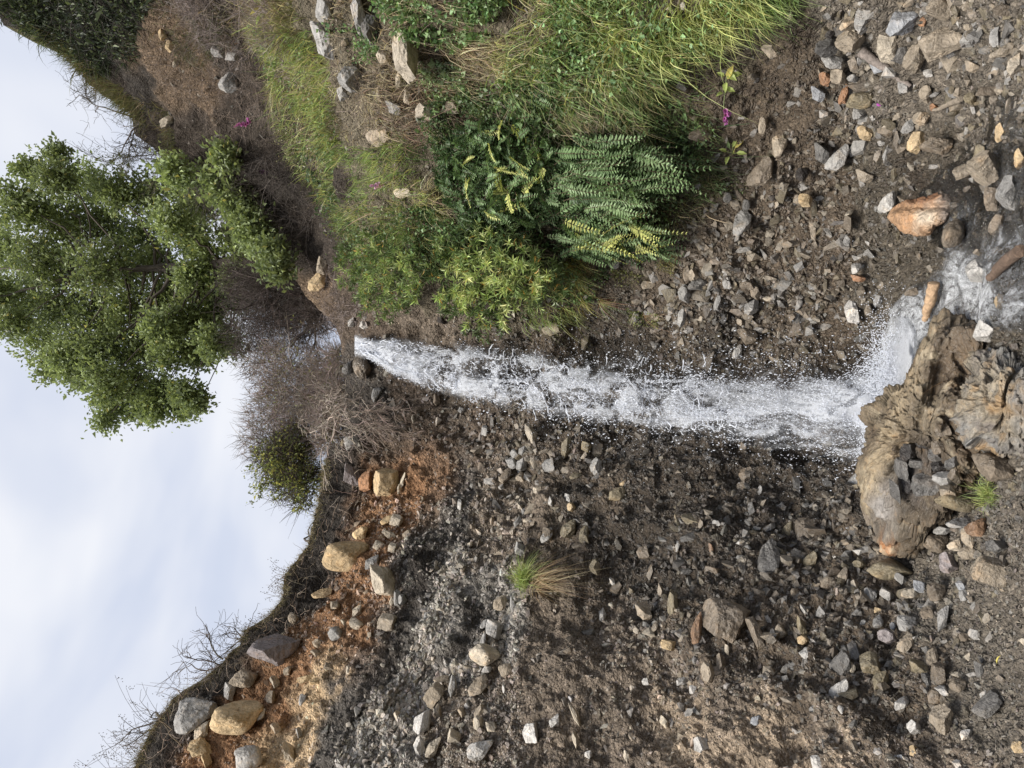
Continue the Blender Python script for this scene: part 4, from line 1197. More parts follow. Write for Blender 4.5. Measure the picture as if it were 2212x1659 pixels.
PAL = np.array([s2l(ROCKCOL[c]) for c in 'tgbvpdtgbvw'])
bag = Bag()
gravel(2600, 0, 1, 0, 1, 6, 17, 1.6, bag, 1.25, None, line=L1, pal=.5)
gravel(2600, 0, 1, 0, 1, 7, 20, 1.6, bag, 1.3, None, line=L2, pal=.5)
gravel(12000, 300, 1150, 980, 1700, 3.0, 20, 2.1, bag, 1.15, 1.2)          # left cliff, upper bands
gravel(6500, 800, 1130, 1080, 1700, 4, 13, 2.0, bag, 1.25, 1.6)           # the pale gravel bands
gravel(9000, 1050, 2000, 950, 1700, 3.0, 20, 2.0, bag, 1.1, 1.0)
gravel(8000, 1250, 2000, 950, 1500, 3.5, 24, 2.0, bag, 1.0, 1.3, pal=.5)
for (mx_, my_, sx_, sy_, n_) in ((1830, 1290, 130, 150, 1500), (1540, 1330, 130, 150, 700), (1600, 650, 170, 80, 900), (1180, 1000, 90, 80, 500), (2150, 900, 80, 260, 700), (1700, 400, 170, 130, 700)):
    gravel(n_, 0, 1, 0, 1, 8, 34, 1.7, bag, .9, .8, pal=.75, lift=.05, line=[(mx_, my_ - 1), (mx_, my_ + 1)], spread=(sx_, sy_))            # wet rubble
gravel(8000, 1780, 2240, 1080, 1700, 3, 22, 2.0, bag, .92, 1.1, pal=.5)
gravel(12000, 1450, 2240, -30, 800, 3.2, 26, 1.8, bag, 1.1, 1.0, pal=.6)             # right ground
gravel(6500, 1760, 2240, -30, 330, 4, 30, 1.8, bag, .9, 1.0, pal=.6)
gravel(420, 1760, 2240, -30, 330, 14, 46, 1.4, bag, .95, .8, pal=.85, lift=.1)
gravel(3000, 760, 1500, 640, 1000, 4, 20, 1.7, bag, 1.05, 1.0)
gravel(2500, 350, 1300, 0, 640, 4, 18, 1.8, bag, 1.0, 1.2)
gravel(2500, 2080, 2400, 600, 1250, 5, 24, 1.5, bag, .9)
me = bag.build("gravel", smooth=False)
link("gravel", me, MAT_GRAVEL, label="loose gravel and small broken stones strewn over the slopes and stream bed", kind="stuff", cat="gravel")

# ------------------------------------------------------------------ the waterfall
FALL = np.array([  # print x, upper edge y, lower edge y, distance
    (766, 726, 764, 8.75), (790, 727, 775, 8.62), (850, 729, 812, 8.45), (900, 733, 836, 8.3), (1000, 741, 868, 8.05), (1100, 747, 893, 7.8),
    (1200, 751, 915, 7.58), (1350, 756, 938, 7.3), (1500, 761, 960, 7.02), (1700, 766, 988, 6.68), (1850, 768, 1012, 6.38), (1925, 770, 1020, 6.2)], float)


def fall_at(x, k):
    return np.interp(x, FALL[:, 0], FALL[:, k])


CORE = np.array([  # print x, where the dense white cores run across (0..1), their width, strength
    (766, .45, .7, 1.0, .5, .5, 0), (900, .72, .22, .95, .28, .26, .85), (1000, .70, .20, .9, .26, .24, .75), (1100, .66, .22, .75, .24, .24, .6),
    (1200, .62, .24, .68, .28, .20, .5), (1350, .70, .2, .56, .38, .22, .5), (1500, .78, .16, .54, .48, .24, .42),
    (1700, .70, .2, .52, .5, .26, .44), (1850, .6, .3, .6, .45, .3, .5), (1925, .55, .4, .8, .4, .3, .6)], float)


def fall_density(x, u):
    g = lambda k: np.interp(x, CORE[:, 0], CORE[:, k])
    e = np.minimum(u, 1 - u) * 2
    d = g(3) * np.exp(-((u - g(1)) / g(2)) ** 2) + g(6) * np.exp(-((u - g(4)) / g(5)) ** 2)
    return np.clip(d, 0, 1.05) * np.clip(e * 3.2, 0, 1) ** 0.6


def fall_pattern(x, y, seed=0):
    """ropes, webs and holes of the falling water, 0..1.4"""
    low = np.clip((x - 1250) / 450, 0, 1)
    q = np.stack([x / (30 + 22 * low), y / 21, 0 * x + seed], -1)
    wq = q + 0.9 * np.stack([fbm(q * .8 + 3, 3, 61), fbm(q * .8 + 13, 3, 63), 0 * x], -1)
    n = fbm(wq, 4, 65); r = fbm(wq * 1.5 + 31, 3, 67)
    t = np.clip((n + .42) / .75, 0, 1); blob = t * t * (3 - 2 * t)
    web = np.exp(-(r / .10) ** 2)
    top = np.clip((960 - x) / 170, 0, 1)
    return (0.10 + .22 * low + 0.85 * blob + .45 * web * (1 - .6 * low)) * (1 - top) + (.75 + .35 * blob) * top


fall_root = empty("waterfall", unproject(1900.0, 880.0, 6.3), "white waterfall pouring over the lip and breaking into drops down the brown wall", "waterfall")
fall_root["kind"] = "structure"
froot = np.array(fall_root.location)
nx, nu = 460, 90
xs = np.linspace(766, 1925, nx); us = np.linspace(0, 1, nu)
for L in range(3):
    X = np.repeat(xs[:, None], nu, 1); U = np.repeat(us[None], nx, 0)
    y0 = fall_at(X, 1); y1 = fall_at(X, 2)
    wob = 7 * vnoise(np.stack([X / 45, U * 0 + L * 5, U * 0], -1), 5 + L)
    Yp = y0 + (y1 - y0) * U + wob * (U - .5) * 2
    dep = fall_at(X, 3) + (L - 1) * 0.09 * np.clip((X - 766) / 200, 0.1, 1) + 0.10 * vnoise(np.stack([X / 60, U * 5, U * 0 + L], -1), 15) - 0.12 * np.sin(U * math.pi) * np.clip((X - 766) / 200, 0.2, 1)
    Pw = unproject(X, Yp, dep)
    dn = fall_density(X, U) * fall_pattern(X, Yp, L * .35) * (1.0, 0.85, 0.6)[L] * (1 - (0, .1, .35)[L] * np.clip((X - 1000) / 400, 0, 1))
    C = np.stack([dn, U * (y1 - y0) / 75.0, (X - 766) / 200.0, np.full_like(U, 0.1 + 0.3 * L)], -1)
    i = np.arange(nx - 1)[:, None] * nu; j = np.arange(nu - 1)[None]
    q = np.stack([i + j, i + j + 1, i + nu + j + 1, i + nu + j], 2).reshape(-1, 4)
    link("falling_sheet", make_mesh("falling_sheet", Pw.reshape(-1, 3) - froot, q, C.reshape(-1, 4), True), MAT_FROTH, fall_root)

# the white heap thrown up where the fall lands
path = np.array([(1900, 985, 18, .55), (1910, 930, 24, .8), (1922, 880, 30, 1.0), (1936, 820, 30, 1.1), (1946, 765, 30, 1.05), (1952, 715, 26, .8), (1948, 685, 16, .4)], float)
tq = np.linspace(0, len(path) - 1, 130); kq = np.arange(len(path))
for L in range(2):
    X = np.interp(tq, kq, path[:, 0]); Yq = np.interp(tq, kq, path[:, 1]); H = np.interp(tq, kq, path[:, 2]) * (1 + .2 * L); Dn = np.interp(tq, kq, path[:, 3])
    u = np.linspace(-1, 1, 40)
    DX = X[:, None] + u[None] * H[:, None]; DY = Yq[:, None] + u[None] * H[:, None] * .25
    q = surf0(DX, DY)
    Pw = unproject(DX, DY, q[..., 1] - .10 - .14 * (1 - u[None] ** 2) - .06 * L + .05 * fbm(q * 5, 3, 7 + L))
    dn = Dn[:, None] * np.clip((1 - np.abs(u))[None] * 2.2, 0, 1) * (.55 + .75 * np.clip(fbm(q * np.array([4, 4, 7]), 4, 9 + L) + .5, 0, 1.2))
    C = np.stack([np.clip(dn, 0, 1.2), u[None] * 1.2 + 0 * dn, tq[:, None] / 5 + .8 + 0 * dn, 0 * dn + .7 + L * .2], -1)
    n1, n2 = DX.shape
    i = np.arange(n1 - 1)[:, None] * n2; j = np.arange(n2 - 1)[None]
    q4 = np.stack([i + j, i + j + 1, i + n2 + j + 1, i + n2 + j], 2).reshape(-1, 4)
    link("splash", make_mesh("splash", Pw.reshape(-1, 3) - froot, q4, C.reshape(-1, 4), True), MAT_FROTH, fall_root)

# strings and ropes of white water tearing apart in the upper half
bag = Bag()
for k in range(900):
    x = 775 + 800 * random.random() ** 1.2
    u = random.uniform(.12, .88)
    if random.random() > float(fall_density(np.array(x), np.array(u))) + 0.02: continue
    n = random.randint(4, 9)
    px, pu = x, u
    pts = []
    a = random.gauss(0, 0.9)
    d0 = random.uniform(-0.2, 0.1)
    for s in range(n):
        y = fall_at(px, 1) + (fall_at(px, 2) - fall_at(px, 1)) * pu
        pts.append(unproject(px, y, float(fall_at(px, 3)) + d0))
        px += 3.0 * math.cos(a) + 0.8; pu += 3.6 * math.sin(a) / 120.0; a += random.gauss(0, 1.0)
    r = random.uniform(0.003, 0.007)
    rr = [r * random.uniform(.5, 1.5) for _ in pts]; rr[0] = rr[-1] = r * 0.3
    tube(bag, np.array(pts), rr, (1, 1, 1), 5)
me = bag.build("water_strands", froot)
o = link("water_strands", me, MAT_DROP, fall_root, kind="stuff")

# drops: far past counting
bag = Bag()
DROP = ico(0)
N_ = 230000
x = 775 + 1175 * rng.uniform(0, 1, N_) ** .9; u = rng.normal(0.5, 0.33, N_)
y = fall_at(x, 1) + (fall_at(x, 2) - fall_at(x, 1)) * u
dep = fall_at(x, 3) + rng.normal(0, 0.16, N_) * np.clip((x - 775) / 250, 0.1, 1) - 0.05
pd = unproject(x, y, dep)
cl = fbm(pd * np.array([7.0, 5, 4.0]), 4, 7)
down = np.clip((x - 780) / 900, 0, 1)
pr = fall_density(x, np.clip(u, 0, 1)) * (0.35 + .3 * down) + 0.13 * np.exp(-((u - .5) / .55) ** 2) * (0.3 + down)
pr = pr * np.clip(0.6 + 1.2 * cl, 0.1, 1.6) * np.clip(fall_pattern(x, y, .35) * 1.25, .12, 1.6)
ok = rng.uniform(0, 1, N_) < pr
x, u, pd, down = x[ok], u[ok], pd[ok], down[ok]
n = len(x)
s = 0.0016 * (1 - rng.uniform(0, 1, n) * 0.96) ** -0.62
s = np.minimum(s, 0.006) * (1.25 - 0.45 * down)
el = rng.uniform(1.2, 3.2, n)
fr = frames(np.array([0, -0.12, -1.0]) + 0.35 * rng.standard_normal((n, 3)))
scatter(bag, DROP[0], DROP[1], fr, pd, np.stack([s * el, s, s], 1), np.ones((n, 3)))
# drops thrown wide of the fall
n = 2200
x = rng.uniform(1050, 1960, n); y = rng.normal(fall_at(x, 1) * .5 + fall_at(x, 2) * .5, 105, n)
pd = unproject(x, y, fall_at(x, 3) - rng.uniform(-.1, .6, n))
s = rng.uniform(0.0012, 0.003, n)
scatter(bag, DROP[0], DROP[1], frames(rng.standard_normal((n, 3)) * .4 + np.array([0, 0, -1.0])), pd, np.stack([s * 2, s, s], 1), np.ones((n, 3)))
# drops leaping where the fall lands
n = 26000
x = 1922 + rng.normal(0, 30, n); y = rng.normal(870, 80, n)
pd = unproject(x, y, np.minimum(6.15 + rng.normal(0, .2, n), surf0(x, y)[:, 1] - .04))
s = rng.uniform(0.0012, 0.0042, n)
scatter(bag, DROP[0], DROP[1], frames(rng.standard_normal((n, 3))), pd, np.stack([s * 1.5, s, s], 1), np.ones((n, 3)))
o = link("water_drops", bag.build("water_drops", froot), MAT_DROP, fall_root, kind="stuff")

# ------------------------------------------------------------------ the stream over the stones
def stream_sheet(name, path, label, nu=60, lift=0.045):
    path = np.array(path, float)      # print x, y, half width in y, whiteness
    t = np.linspace(0, len(path) - 1, 200); k = np.arange(len(path))
    X = np.interp(t, k, path[:, 0]); Yc = np.interp(t, k, path[:, 1]); H = np.interp(t, k, path[:, 2]); Wt = np.interp(t, k, path[:, 3])
    d = norm(np.stack([np.gradient(X), np.gradient(Yc)], 1)); nn = np.stack([-d[:, 1], d[:, 0]], 1)
    u = np.linspace(-1, 1, nu)
    DX = X[:, None] + nn[:, 0:1] * u[None] * H[:, None]; DY = Yc[:, None] + nn[:, 1:2] * u[None] * H[:, None]
    q = surf0(DX, DY)
    zz = surf(DX, DY)[..., 2]
    for _ in range(6):
        zz = np.maximum(zz, 0) if False else (zz + np.roll(zz, 3, 0) + np.roll(zz, -3, 0) + np.roll(zz, 3, 1) + np.roll(zz, -3, 1)) / 5
    q = np.concatenate([q[..., :2], zz[..., None]], -1)
    mid = q[:, nu // 3: 2 * nu // 3].mean(1)
    z = np.minimum(q[..., 2], mid[:, None, 2] + 0.10) + lift + 0.015 * fbm(q * np.array([5, 5, 0]), 3, 3)
    q = np.concatenate([q[..., :2], z[..., None]], -1)
    cov = np.clip((1 - np.abs(u))[None] * 3.2 + 0.5 * fbm(q * 4, 3, 8), 0, 1)
    cov = cov * np.clip(np.minimum(t, t[-1] - t + 0.2)[:, None] * 3, 0, 1)
    wh = Wt[:, None] * (0.75 + 0.5 * fbm(q * 2.2, 3, 18)) * np.ones_like(cov)
    C = np.stack([np.clip(wh, 0, 1.1), cov, cov * 0], -1)
    n1, n2 = q.shape[:2]
    i = np.arange(n1 - 1)[:, None] * n2; j = np.arange(n2 - 1)[None]
    f = np.stack([i + j, i + j + 1, i + n2 + j + 1, i + n2 + j], 2).reshape(-1, 4)
    link(name, make_mesh(name, q.reshape(-1, 3), f, C.reshape(-1, 3), True), MAT_STREAM, label=label, kind="structure")


stream_sheet("stream", [(1900, 1000, 26, .9), (1915, 930, 38, 1.0), (1928, 850, 50, 1.5), (1942, 780, 54, 1.5), (1962, 720, 56, 1.2), (2000, 680, 60, .75), (2060, 640, 78, .7),
                        (2130, 620, 95, .75), (2210, 600, 125, .88), (2300, 580, 150, .7)],
             "shallow white stream running from the foot of the waterfall over stones to the right edge")
stream_sheet("pool", [(1985, 500, 60, .1), (2020, 470, 70, .15), (2070, 420, 70, .12), (2110, 370, 60, .12), (2150, 300, 70, .15), (2170, 200, 60, .1)],
             "clear shallow side channel trickling over brown stones behind the orange boulder", lift=0.012)
stream_sheet("pool", [(2030, 560, 60, .25), (2080, 520, 70, .3), (2130, 480, 80, .35), (2210, 440, 90, .35), (2300, 420, 90, .3)],
             "clear water spread between the stones right of the driftwood", lift=0.015)

# ------------------------------------------------------------------ plants
DG = s2l((78, 104, 62)); MG = s2l((112, 138, 74)); YG = s2l((168, 182, 84)); STRAW = s2l((196, 178, 132)); DRY = s2l((150, 128, 108))
OLIVE = s2l((120, 116, 70)); TWIG = s2l((122, 104, 92)); PALEB = s2l((182, 164, 146)); DARKB = s2l((62, 50, 44))


def in_poly(x, y, poly):
    p = np.array(poly, float); ins = np.zeros(np.shape(x), bool); j = len(p) - 1
    for i in range(len(p)):
        xi, yi = p[i]; xj, yj = p[j]
        c = ((yi > y) != (yj > y)) & (x < (xj - xi) * (y - yi) / (yj - yi + 1e-9) + xi)
        ins ^= c; j = i
    return ins


def sample_poly(poly, n, jitter=0, clump=None, seed=1):
    p = np.array(poly, float); out = []
    lo, hi = p.min(0), p.max(0); m = 0; tries = 0
    while m < n and tries < 60:
        x = rng.uniform(lo[0], hi[0], n * 2); y = rng.uniform(lo[1], hi[1], n * 2)
        ok = in_poly(x, y, poly)
        x, y = x[ok], y[ok]
        if clump:
            q = surf0(x, y)
            ok = fbm(q * clump, 2, seed) > rng.uniform(-0.7, 0.5, len(x))
            x, y = x[ok], y[ok]
        out.append(np.stack([x, y], 1)); m += len(x); tries += 1
    o = np.concatenate(out)[:n]
    return o[:, 0] + jitter * rng.standard_normal(len(o)), o[:, 1] + jitter * rng.standard_normal(len(o))


def img_dir(ax, ay, az=0.0):
    """a direction given on the print: ax right, ay up on the print, az towards the viewer"""
    return ax * CAMROT[:, 0] + ay * CAMROT[:, 1] + az * CAMROT[:, 2]


def grass_patch(bag, poly, n, length, width, cols, up=0.9, out=0.5, droop=(.25, .8), clump=2.5, lean=(0, 0, 0), seed=1):
    x, y = sample_poly(poly, n, 0, clump, seed)
    ok = ~OCC[np.clip(x / 4, 0, 559).astype(int), np.clip(y / 4, 0, 419).astype(int)]
    x, y = x[ok], y[ok]
    n = len(x)
    p = surf(x, y); nn = surfn(x, y)
    D = nn * out + np.array([0, 0, up]) + np.array(lean) + 0.5 * rng.standard_normal((n, 3))
    # blades of one tuft lean together
    D += 0.5 * np.stack([vnoise(p * 2.5, 100), vnoise(p * 2.5, 101), 0 * p[:, 0]], 1)
    L = length * np.exp(0.35 * rng.standard_normal(n)); W = width * rng.uniform(.6, 1.4, n)
    pick = np.clip((fbm(p * 1.7, 3, seed + 40) + 0.9) / 1.8 + 0.22 * rng.standard_normal(n), 0, 0.999)
    cols = np.array(cols); ci = (pick * len(cols)).astype(int)
    C = cols[ci] * np.exp(0.3 * rng.standard_normal((n, 1))) * (1 + .06 * rng.standard_normal((n, 3)))
    blades(bag, p - nn * 0.02, D, L, W, rng.uniform(droop[0], droop[1], n), np.clip(C, .01, .9), 5)


BG = s2l((150, 178, 82)); BY_ = s2l((186, 190, 96)); GG_ = s2l((124, 150, 76))
bag = Bag()
# long lush grass hanging over the right edge
grass_patch(bag, [(1180, -60), (1660, -60), (1640, 40), (1520, 130), (1380, 190), (1180, 150)], 3600, .27, 0.0094, [GG_, BG, BY_, YG, BY_], .75, .8, (.3, .95), 2.2, (-.35, -.2, 0), 2)
grass_patch(bag, [(1600, -60), (1740, -60), (1720, 30), (1620, 70)], 936, .22, 0.0072, [GG_, BG, YG], .7, .7, (.4, 1.0), 3, (-.2, -.2, 0), 3)
grass_patch(bag, [(1050, -60), (1260, -60), (1350, 60), (1440, 150), (1380, 280), (1180, 240), (1060, 150)], 3240, .26, 0.0072, [STRAW, GG_, BG, STRAW, BY_], .6, .8, (.3, 1.0), 2.5, (-.2, -.1, 0), 5)
grass_patch(bag, [(1340, 200), (1480, 180), (1560, 300), (1540, 420), (1440, 480), (1330, 350)], 1656, .16, 0.0065, [DG, GG_, OLIVE, MG], .5, .8, (.4, 1.1), 3, (-.2, 0, -.2), 6)
# light green grass on the shelf above the rocks
grass_patch(bag, [(540, 40), (680, 40), (720, 150), (760, 330), (740, 440), (640, 380), (590, 250)], 4680, .27, 0.0080, [OLIVE, BG, BY_, YG, STRAW], .95, .55, (.2, .75), 2.2, (-.25, 0, 0), 7)
grass_patch(bag, [(480, -40), (640, -40), (680, 60), (600, 120), (500, 80)], 1872, .25, 0.0072, [DRY, STRAW, OLIVE], .8, .5, (.2, .8), 2.2, (-.2, 0, 0), 8)
grass_patch(bag, [(740, 300), (900, 300), (960, 360), (950, 470), (860, 560), (740, 520)], 4320, .22, 0.0065, [MG, BG, BY_, GG_, STRAW], .9, .6, (.2, .8), 2.4, (-.2, 0, 0), 9)
# dead straw hanging between and below the rocks
grass_patch(bag, [(680, -40), (1000, -40), (1010, 90), (900, 330), (760, 300), (700, 180)], 3024, .20, 0.0051, [STRAW, DRY, STRAW, s2l((150, 120, 96))], .15, .7, (.6, 1.3), 2.6, (-.1, 0, -.3), 10)
grass_patch(bag, [(940, 80), (1240, 60), (1300, 300), (1160, 400), (960, 330)], 3456, .22, 0.0052, [STRAW, DRY, STRAW, GG_], .2, .8, (.5, 1.2), 2.6, (-.2, 0, -.3), 11)
grass_patch(bag, [(860, 420), (960, 400), (980, 540), (880, 560)], 1080, .22, 0.0058, [STRAW, BY_, STRAW], .4, .7, (.5, 1.2), 2.6, (-.1, 0, -.2), 12)
grass_patch(bag, [(1120, 560), (1260, 560), (1260, 690), (1130, 700)], 1080, .2, 0.0065, [BG, BY_, s2l((176, 160, 60))], .5, .8, (.5, 1.2), 3, (-.5, 0, 0), 13)
grass_patch(bag, [(1380, 400), (1520, 330), (1560, 420), (1480, 520), (1400, 500)], 648, .14, 0.0058, [OLIVE, MG, STRAW], .6, .8, (.4, 1.0), 3, (-.2, 0, 0), 14)
# tussocky fringe along the right-hand skyline
grass_patch(bag, [(30, 40), (120, 95), (200, 180), (290, 250), (345, 330), (420, 340), (360, 250), (280, 190), (200, 110), (100, 50)], 3744, .3, 0.0087, [OLIVE, s2l((140, 132, 78)), s2l((128, 112, 84)), s2l((108, 110, 66))], 1.0, .4, (.15, .7), 2.2, (-.1, 0, 0), 15)
grass_patch(bag, [(-60, -80), (280, -80), (330, 20), (300, 130), (200, 160), (100, 85), (-20, 20)], 4680, .32, 0.0159, [s2l((58, 68, 48)), s2l((70, 84, 54)), s2l((50, 56, 44)), s2l((112, 122, 74))], .4, .7, (.5, 1.2), 2, (-.2, 0, 0), 16)
grass_patch(bag, [(280, -60), (480, -60), (520, 100), (400, 150), (330, 60)], 1872, .26, 0.0087, [s2l((84, 90, 60)), s2l((108, 104, 76)), DRY], .3, .7, (.5, 1.2), 2, (-.2, 0, 0), 17)
link("grass", bag.build("grass", smooth=False), MAT_GRASS, label="long green and straw coloured grass covering the right bank", kind="stuff", cat="grass")

# turf fringe along the left cliff top
bag = Bag()
yy = rng.uniform(990, 1750, 5200); xx = sky(yy) + np.abs(rng.normal(0, 9, len(yy))) - 2
p = surf(xx, yy); n = len(p)
D = np.array([0, -.25, .8]) + .5 * rng.standard_normal((n, 3))
C = np.array([OLIVE, STRAW, DRY, s2l((110, 100, 76))])[rng.integers(0, 4, n)] * np.exp(.2 * rng.standard_normal((n, 1)))
blades(bag, p, D, rng.uniform(.05, .2, n), rng.uniform(.002, .004, n), rng.uniform(.2, 1.2, n), C, 4)
# tall flowering stalks with seed heads against the sky
yy = np.concatenate([rng.uniform(1540, 1700, 70), rng.uniform(1220, 1540, 60)]); p = surf(sky(yy) + 4, yy)
for q in p:
    L = random.uniform(.25, .75) if q[0] < -3.2 else random.uniform(.12, .4)
    d = np.array([random.gauss(-.1, .3), random.gauss(0, .2), 1.0]); d /= np.linalg.norm(d)
    t = np.linspace(0, 1, 7)[:, None]; b = np.array([random.gauss(0, .3), 0, -.2])
    pts = q + d * L * t + b * L * t ** 2
    tube(bag, pts, np.linspace(.0028, .0015, 7), vary(s2l((128, 112, 88)), 1)[0], 3)
    if random.random() < .75:
        m = random.randint(5, 12)
        e = pts[-1] + rng.normal(0, .022, (m, 3)) - d * rng.uniform(0, .12, (m, 1))
        scatter(bag, ICO1[0][:12] * .5, ico(0)[1], frames(rng.standard_normal((m, 3)) + d), e, np.tile([.018, .008, .008], (m, 1)), vary(s2l((120, 104, 86)), m))
link("dry_grass", bag.build("dry_grass", smooth=False), MAT_GRASS, label="dry turf fringe and seeding stalks along the left cliff top", kind="stuff", cat="grass")

# hanging roots under the turf
bag = Bag()
for k in range(150):
    y = random.uniform(960, 1700); x = float(sky(y)) + random.uniform(8, 90)
    p = surf(np.array(x), np.array(y)); nn = surfn(np.array(x), np.array(y))
    L = random.uniform(.1, .5); m = 8
    d = nn * random.uniform(.1, .5) + np.array([random.gauss(0, .8), 0, random.gauss(-.4, .5)]); d /= np.linalg.norm(d)
    pts = [p]
    for s in range(m):
        d = d + rng.normal(0, .35, 3) + nn * .05; d /= np.linalg.norm(d); pts.append(pts[-1] + d * L / m)
    tube(bag, np.array(pts) + nn * .03, np.linspace(.006, .0015, m + 1) * random.uniform(.5, 1.2), vary(s2l((150, 128, 104)), 1)[0], 3)
link("roots", bag.build("roots"), MAT_BARK, label="thin bare roots dangling from the cut turf of the left cliff", kind="stuff", cat="roots")

# broad-leaved ground cover among the grass
bag = Bag()
def cover(poly, n, size, cols, wide=.9, clump=2.4, off=.05, seed=1):
    x, y = sample_poly(poly, n, 0, clump, seed); n = len(x)
    p = surf(x, y); nn = surfn(x, y)
    p = p + nn * (np.abs(rng.normal(0, off, n)) + .01)[:, None]
    D = rng.standard_normal((n, 3)) + np.array([0, -.3, .1]); fr = frames(D, rng.uniform(-1, 1, n))
    s = size * np.exp(.3 * rng.standard_normal(n))
    C = np.array(cols)[rng.integers(0, len(cols), n)]
    C = np.clip(C * np.exp(.22 * rng.standard_normal((n, 1))) * (1 + .05 * rng.standard_normal((n, 3))), .01, .9)
    scatter(bag, LEAF4, LEAF4F, fr, p, np.stack([s, s * wide, s], 1), C)
CG = s2l((112, 152, 84)); CG2 = s2l((136, 170, 104))
cover([(800, -40), (1120, -40), (1080, 60), (990, 110), (880, 80)], 2600, .035, [CG, CG2, MG], off=.07)
cover([(720, 50), (830, 60), (820, 130), (740, 130)], 700, .028, [CG, CG2])
cover([(890, 130), (1000, 140), (1020, 240), (930, 230)], 900, .032, [s2l((130, 150, 108)), CG2], off=.06)
cover([(1040, 90), (1340, 100), (1400, 240), (1240, 300), (1040, 330), (1000, 220)], 3600, .030, [CG, MG, s2l((124, 142, 96))], off=.06, seed=3)
cover([(1350, 160), (1520, 200), (1560, 320), (1480, 400), (1350, 320)], 1700, .028, [DG, MG, CG], off=.05, seed=4)
cover([(1180, 600), (1310, 600), (1300, 665), (1200, 660)], 800, .026, [CG, MG], off=.04, seed=5)
cover([(640, 330), (740, 300), (760, 440), (690, 470)], 900, .045, [DG, s2l((96, 118, 82))], off=.05, seed=6)
cover([(860, 420), (960, 440), (920, 500)], 700, .022, [DG, CG], off=.05, seed=7)
cover([(1420, 550), (1460, 560), (1455, 595), (1415, 590)], 900, .012, [s2l((150, 140, 66)), OLIVE], off=.03, clump=None)
cover([(1310, 600), (1400, 610), (1400, 640), (1320, 640)], 500, .014, [s2l((140, 148, 50)), OLIVE], off=.02)
cover([(1340, 680), (1420, 680), (1420, 715), (1350, 715)], 500, .014, [s2l((100, 118, 50)), s2l((150, 156, 70))], off=.02)
cover([(1480, 370), (1580, 380), (1610, 430), (1540, 440)], 700, .012, [OLIVE, MG], off=.02)
cover([(600, 260), (720, 280), (700, 390), (620, 340)], 800, .018, [s2l((196, 184, 156)), s2l((170, 156, 126))], off=.1, seed=9)   # pale seed heads
cover([(1180, -60), (1640, -60), (1600, 40), (1480, 150), (1200, 160)], 3000, .03, [CG, MG, CG2], off=.12, seed=31)
cover([(920, 220), (1080, 180), (1230, 230), (1230, 330), (1080, 280), (940, 330)], 2600, .034, [DG, MG, s2l((104, 128, 80))], off=.12, seed=41)
cover([(900, 440), (1000, 470), (1240, 520), (1260, 600), (1100, 540), (930, 540)], 2200, .036, [DG, MG, CG], off=.12, seed=42)
cover([(1230, 260), (1480, 260), (1520, 380), (1440, 470), (1250, 330)], 2400, .03, [s2l((84, 104, 66)), DG, MG], off=.1, seed=43)
cover([(720, 420), (900, 420), (940, 560), (760, 600)], 2000, .03, [DG, MG, OLIVE], off=.1, seed=44)
cover([(560, 60), (700, 100), (760, 330), (660, 330)], 1500, .026, [MG, OLIVE, CG], off=.08, seed=45)
link("ground_cover", bag.build("ground_cover", smooth=False), MAT_LEAF, label="low clover, ivy and moss leaves spread over the right bank", kind="stuff", cat="ground cover")

# dead tangled stems on the right bank
bag = Bag()
def tangle(poly, n, length, rad, cols, lean, seed=1, off=.05):
    x, y = sample_poly(poly, n, 0, 2.0, seed)
    ok = ~OCC[np.clip(x / 4, 0, 559).astype(int), np.clip(y / 4, 0, 419).astype(int)]
    x, y = x[ok], y[ok]; n = len(x)
    p = surf(x, y); nn = surfn(x, y)
    p = p + nn * np.abs(rng.normal(0, off, n))[:, None]
    D = rng.standard_normal((n, 3)) * .8 + nn * .3 + np.array(lean)
    C = np.array(cols)[rng.integers(0, len(cols), n)] * np.exp(.2 * rng.standard_normal((n, 1)))
    sticks(bag, p, D, length * np.exp(.4 * rng.standard_normal(n)), rad * rng.uniform(.6, 1.5, n), C, .35, 4)
GB = s2l((168, 150, 142))
tangle([(380, -60), (600, -60), (640, 90), (520, 130), (420, 80)], 2600, .22, .0022, [GB, DRY, s2l((140, 124, 118))], (0, 0, -.1), 2, .1)
tangle([(330, 60), (520, 120), (620, 230), (500, 290), (360, 200)], 1500, .24, .0024, [s2l((120, 104, 92)), DRY], (0, 0, -.1), 3, .06)
tangle([(300, 260), (430, 330), (600, 330), (690, 450), (640, 600), (480, 470)], 2800, .32, .0035, [s2l((78, 66, 58)), s2l((66, 56, 50)), s2l((104, 92, 82))], (0, 0, .2), 4, .15)
tangle([(1080, 200), (1400, 240), (1420, 330), (1100, 330)], 800, .2, .002, [STRAW, PALEB], (-.5, 0, -.3), 5, .08)
tangle([(700, 60), (960, 60), (900, 320), (740, 300)], 900, .16, .002, [STRAW, DRY], (0, 0, -.6), 6, .05)
tangle([(660, 560), (760, 580), (800, 700), (720, 720)], 700, .22, .0025, [s2l((96, 78, 68)), GB], (0, 0, -.2), 7, .06)
link("dead_stems", bag.build("dead_stems"), MAT_BARK, label="tangle of dead brown stems over the right slope", kind="stuff", cat="dead stems")


# ---- bushes: shoots set round a bulging mass standing out from the bank
def bush_points(poly, n, bulge, inner=.55):
    x, y = sample_poly(poly, n)
    p = np.array(poly, float); c = p.mean(0); ext = (p.max(0) - p.min(0)) / 2
    r = np.clip(np.hypot((x - c[0]) / ext[0], (y - c[1]) / ext[1]), 0, 1)
    h = np.sqrt(1 - r ** 2 * .9) * bulge * rng.uniform(inner, 1.0, len(x))
    q = surf(x, y)
    base = unproject(x, y, q[:, 1] - h)
    return x, y, base, h


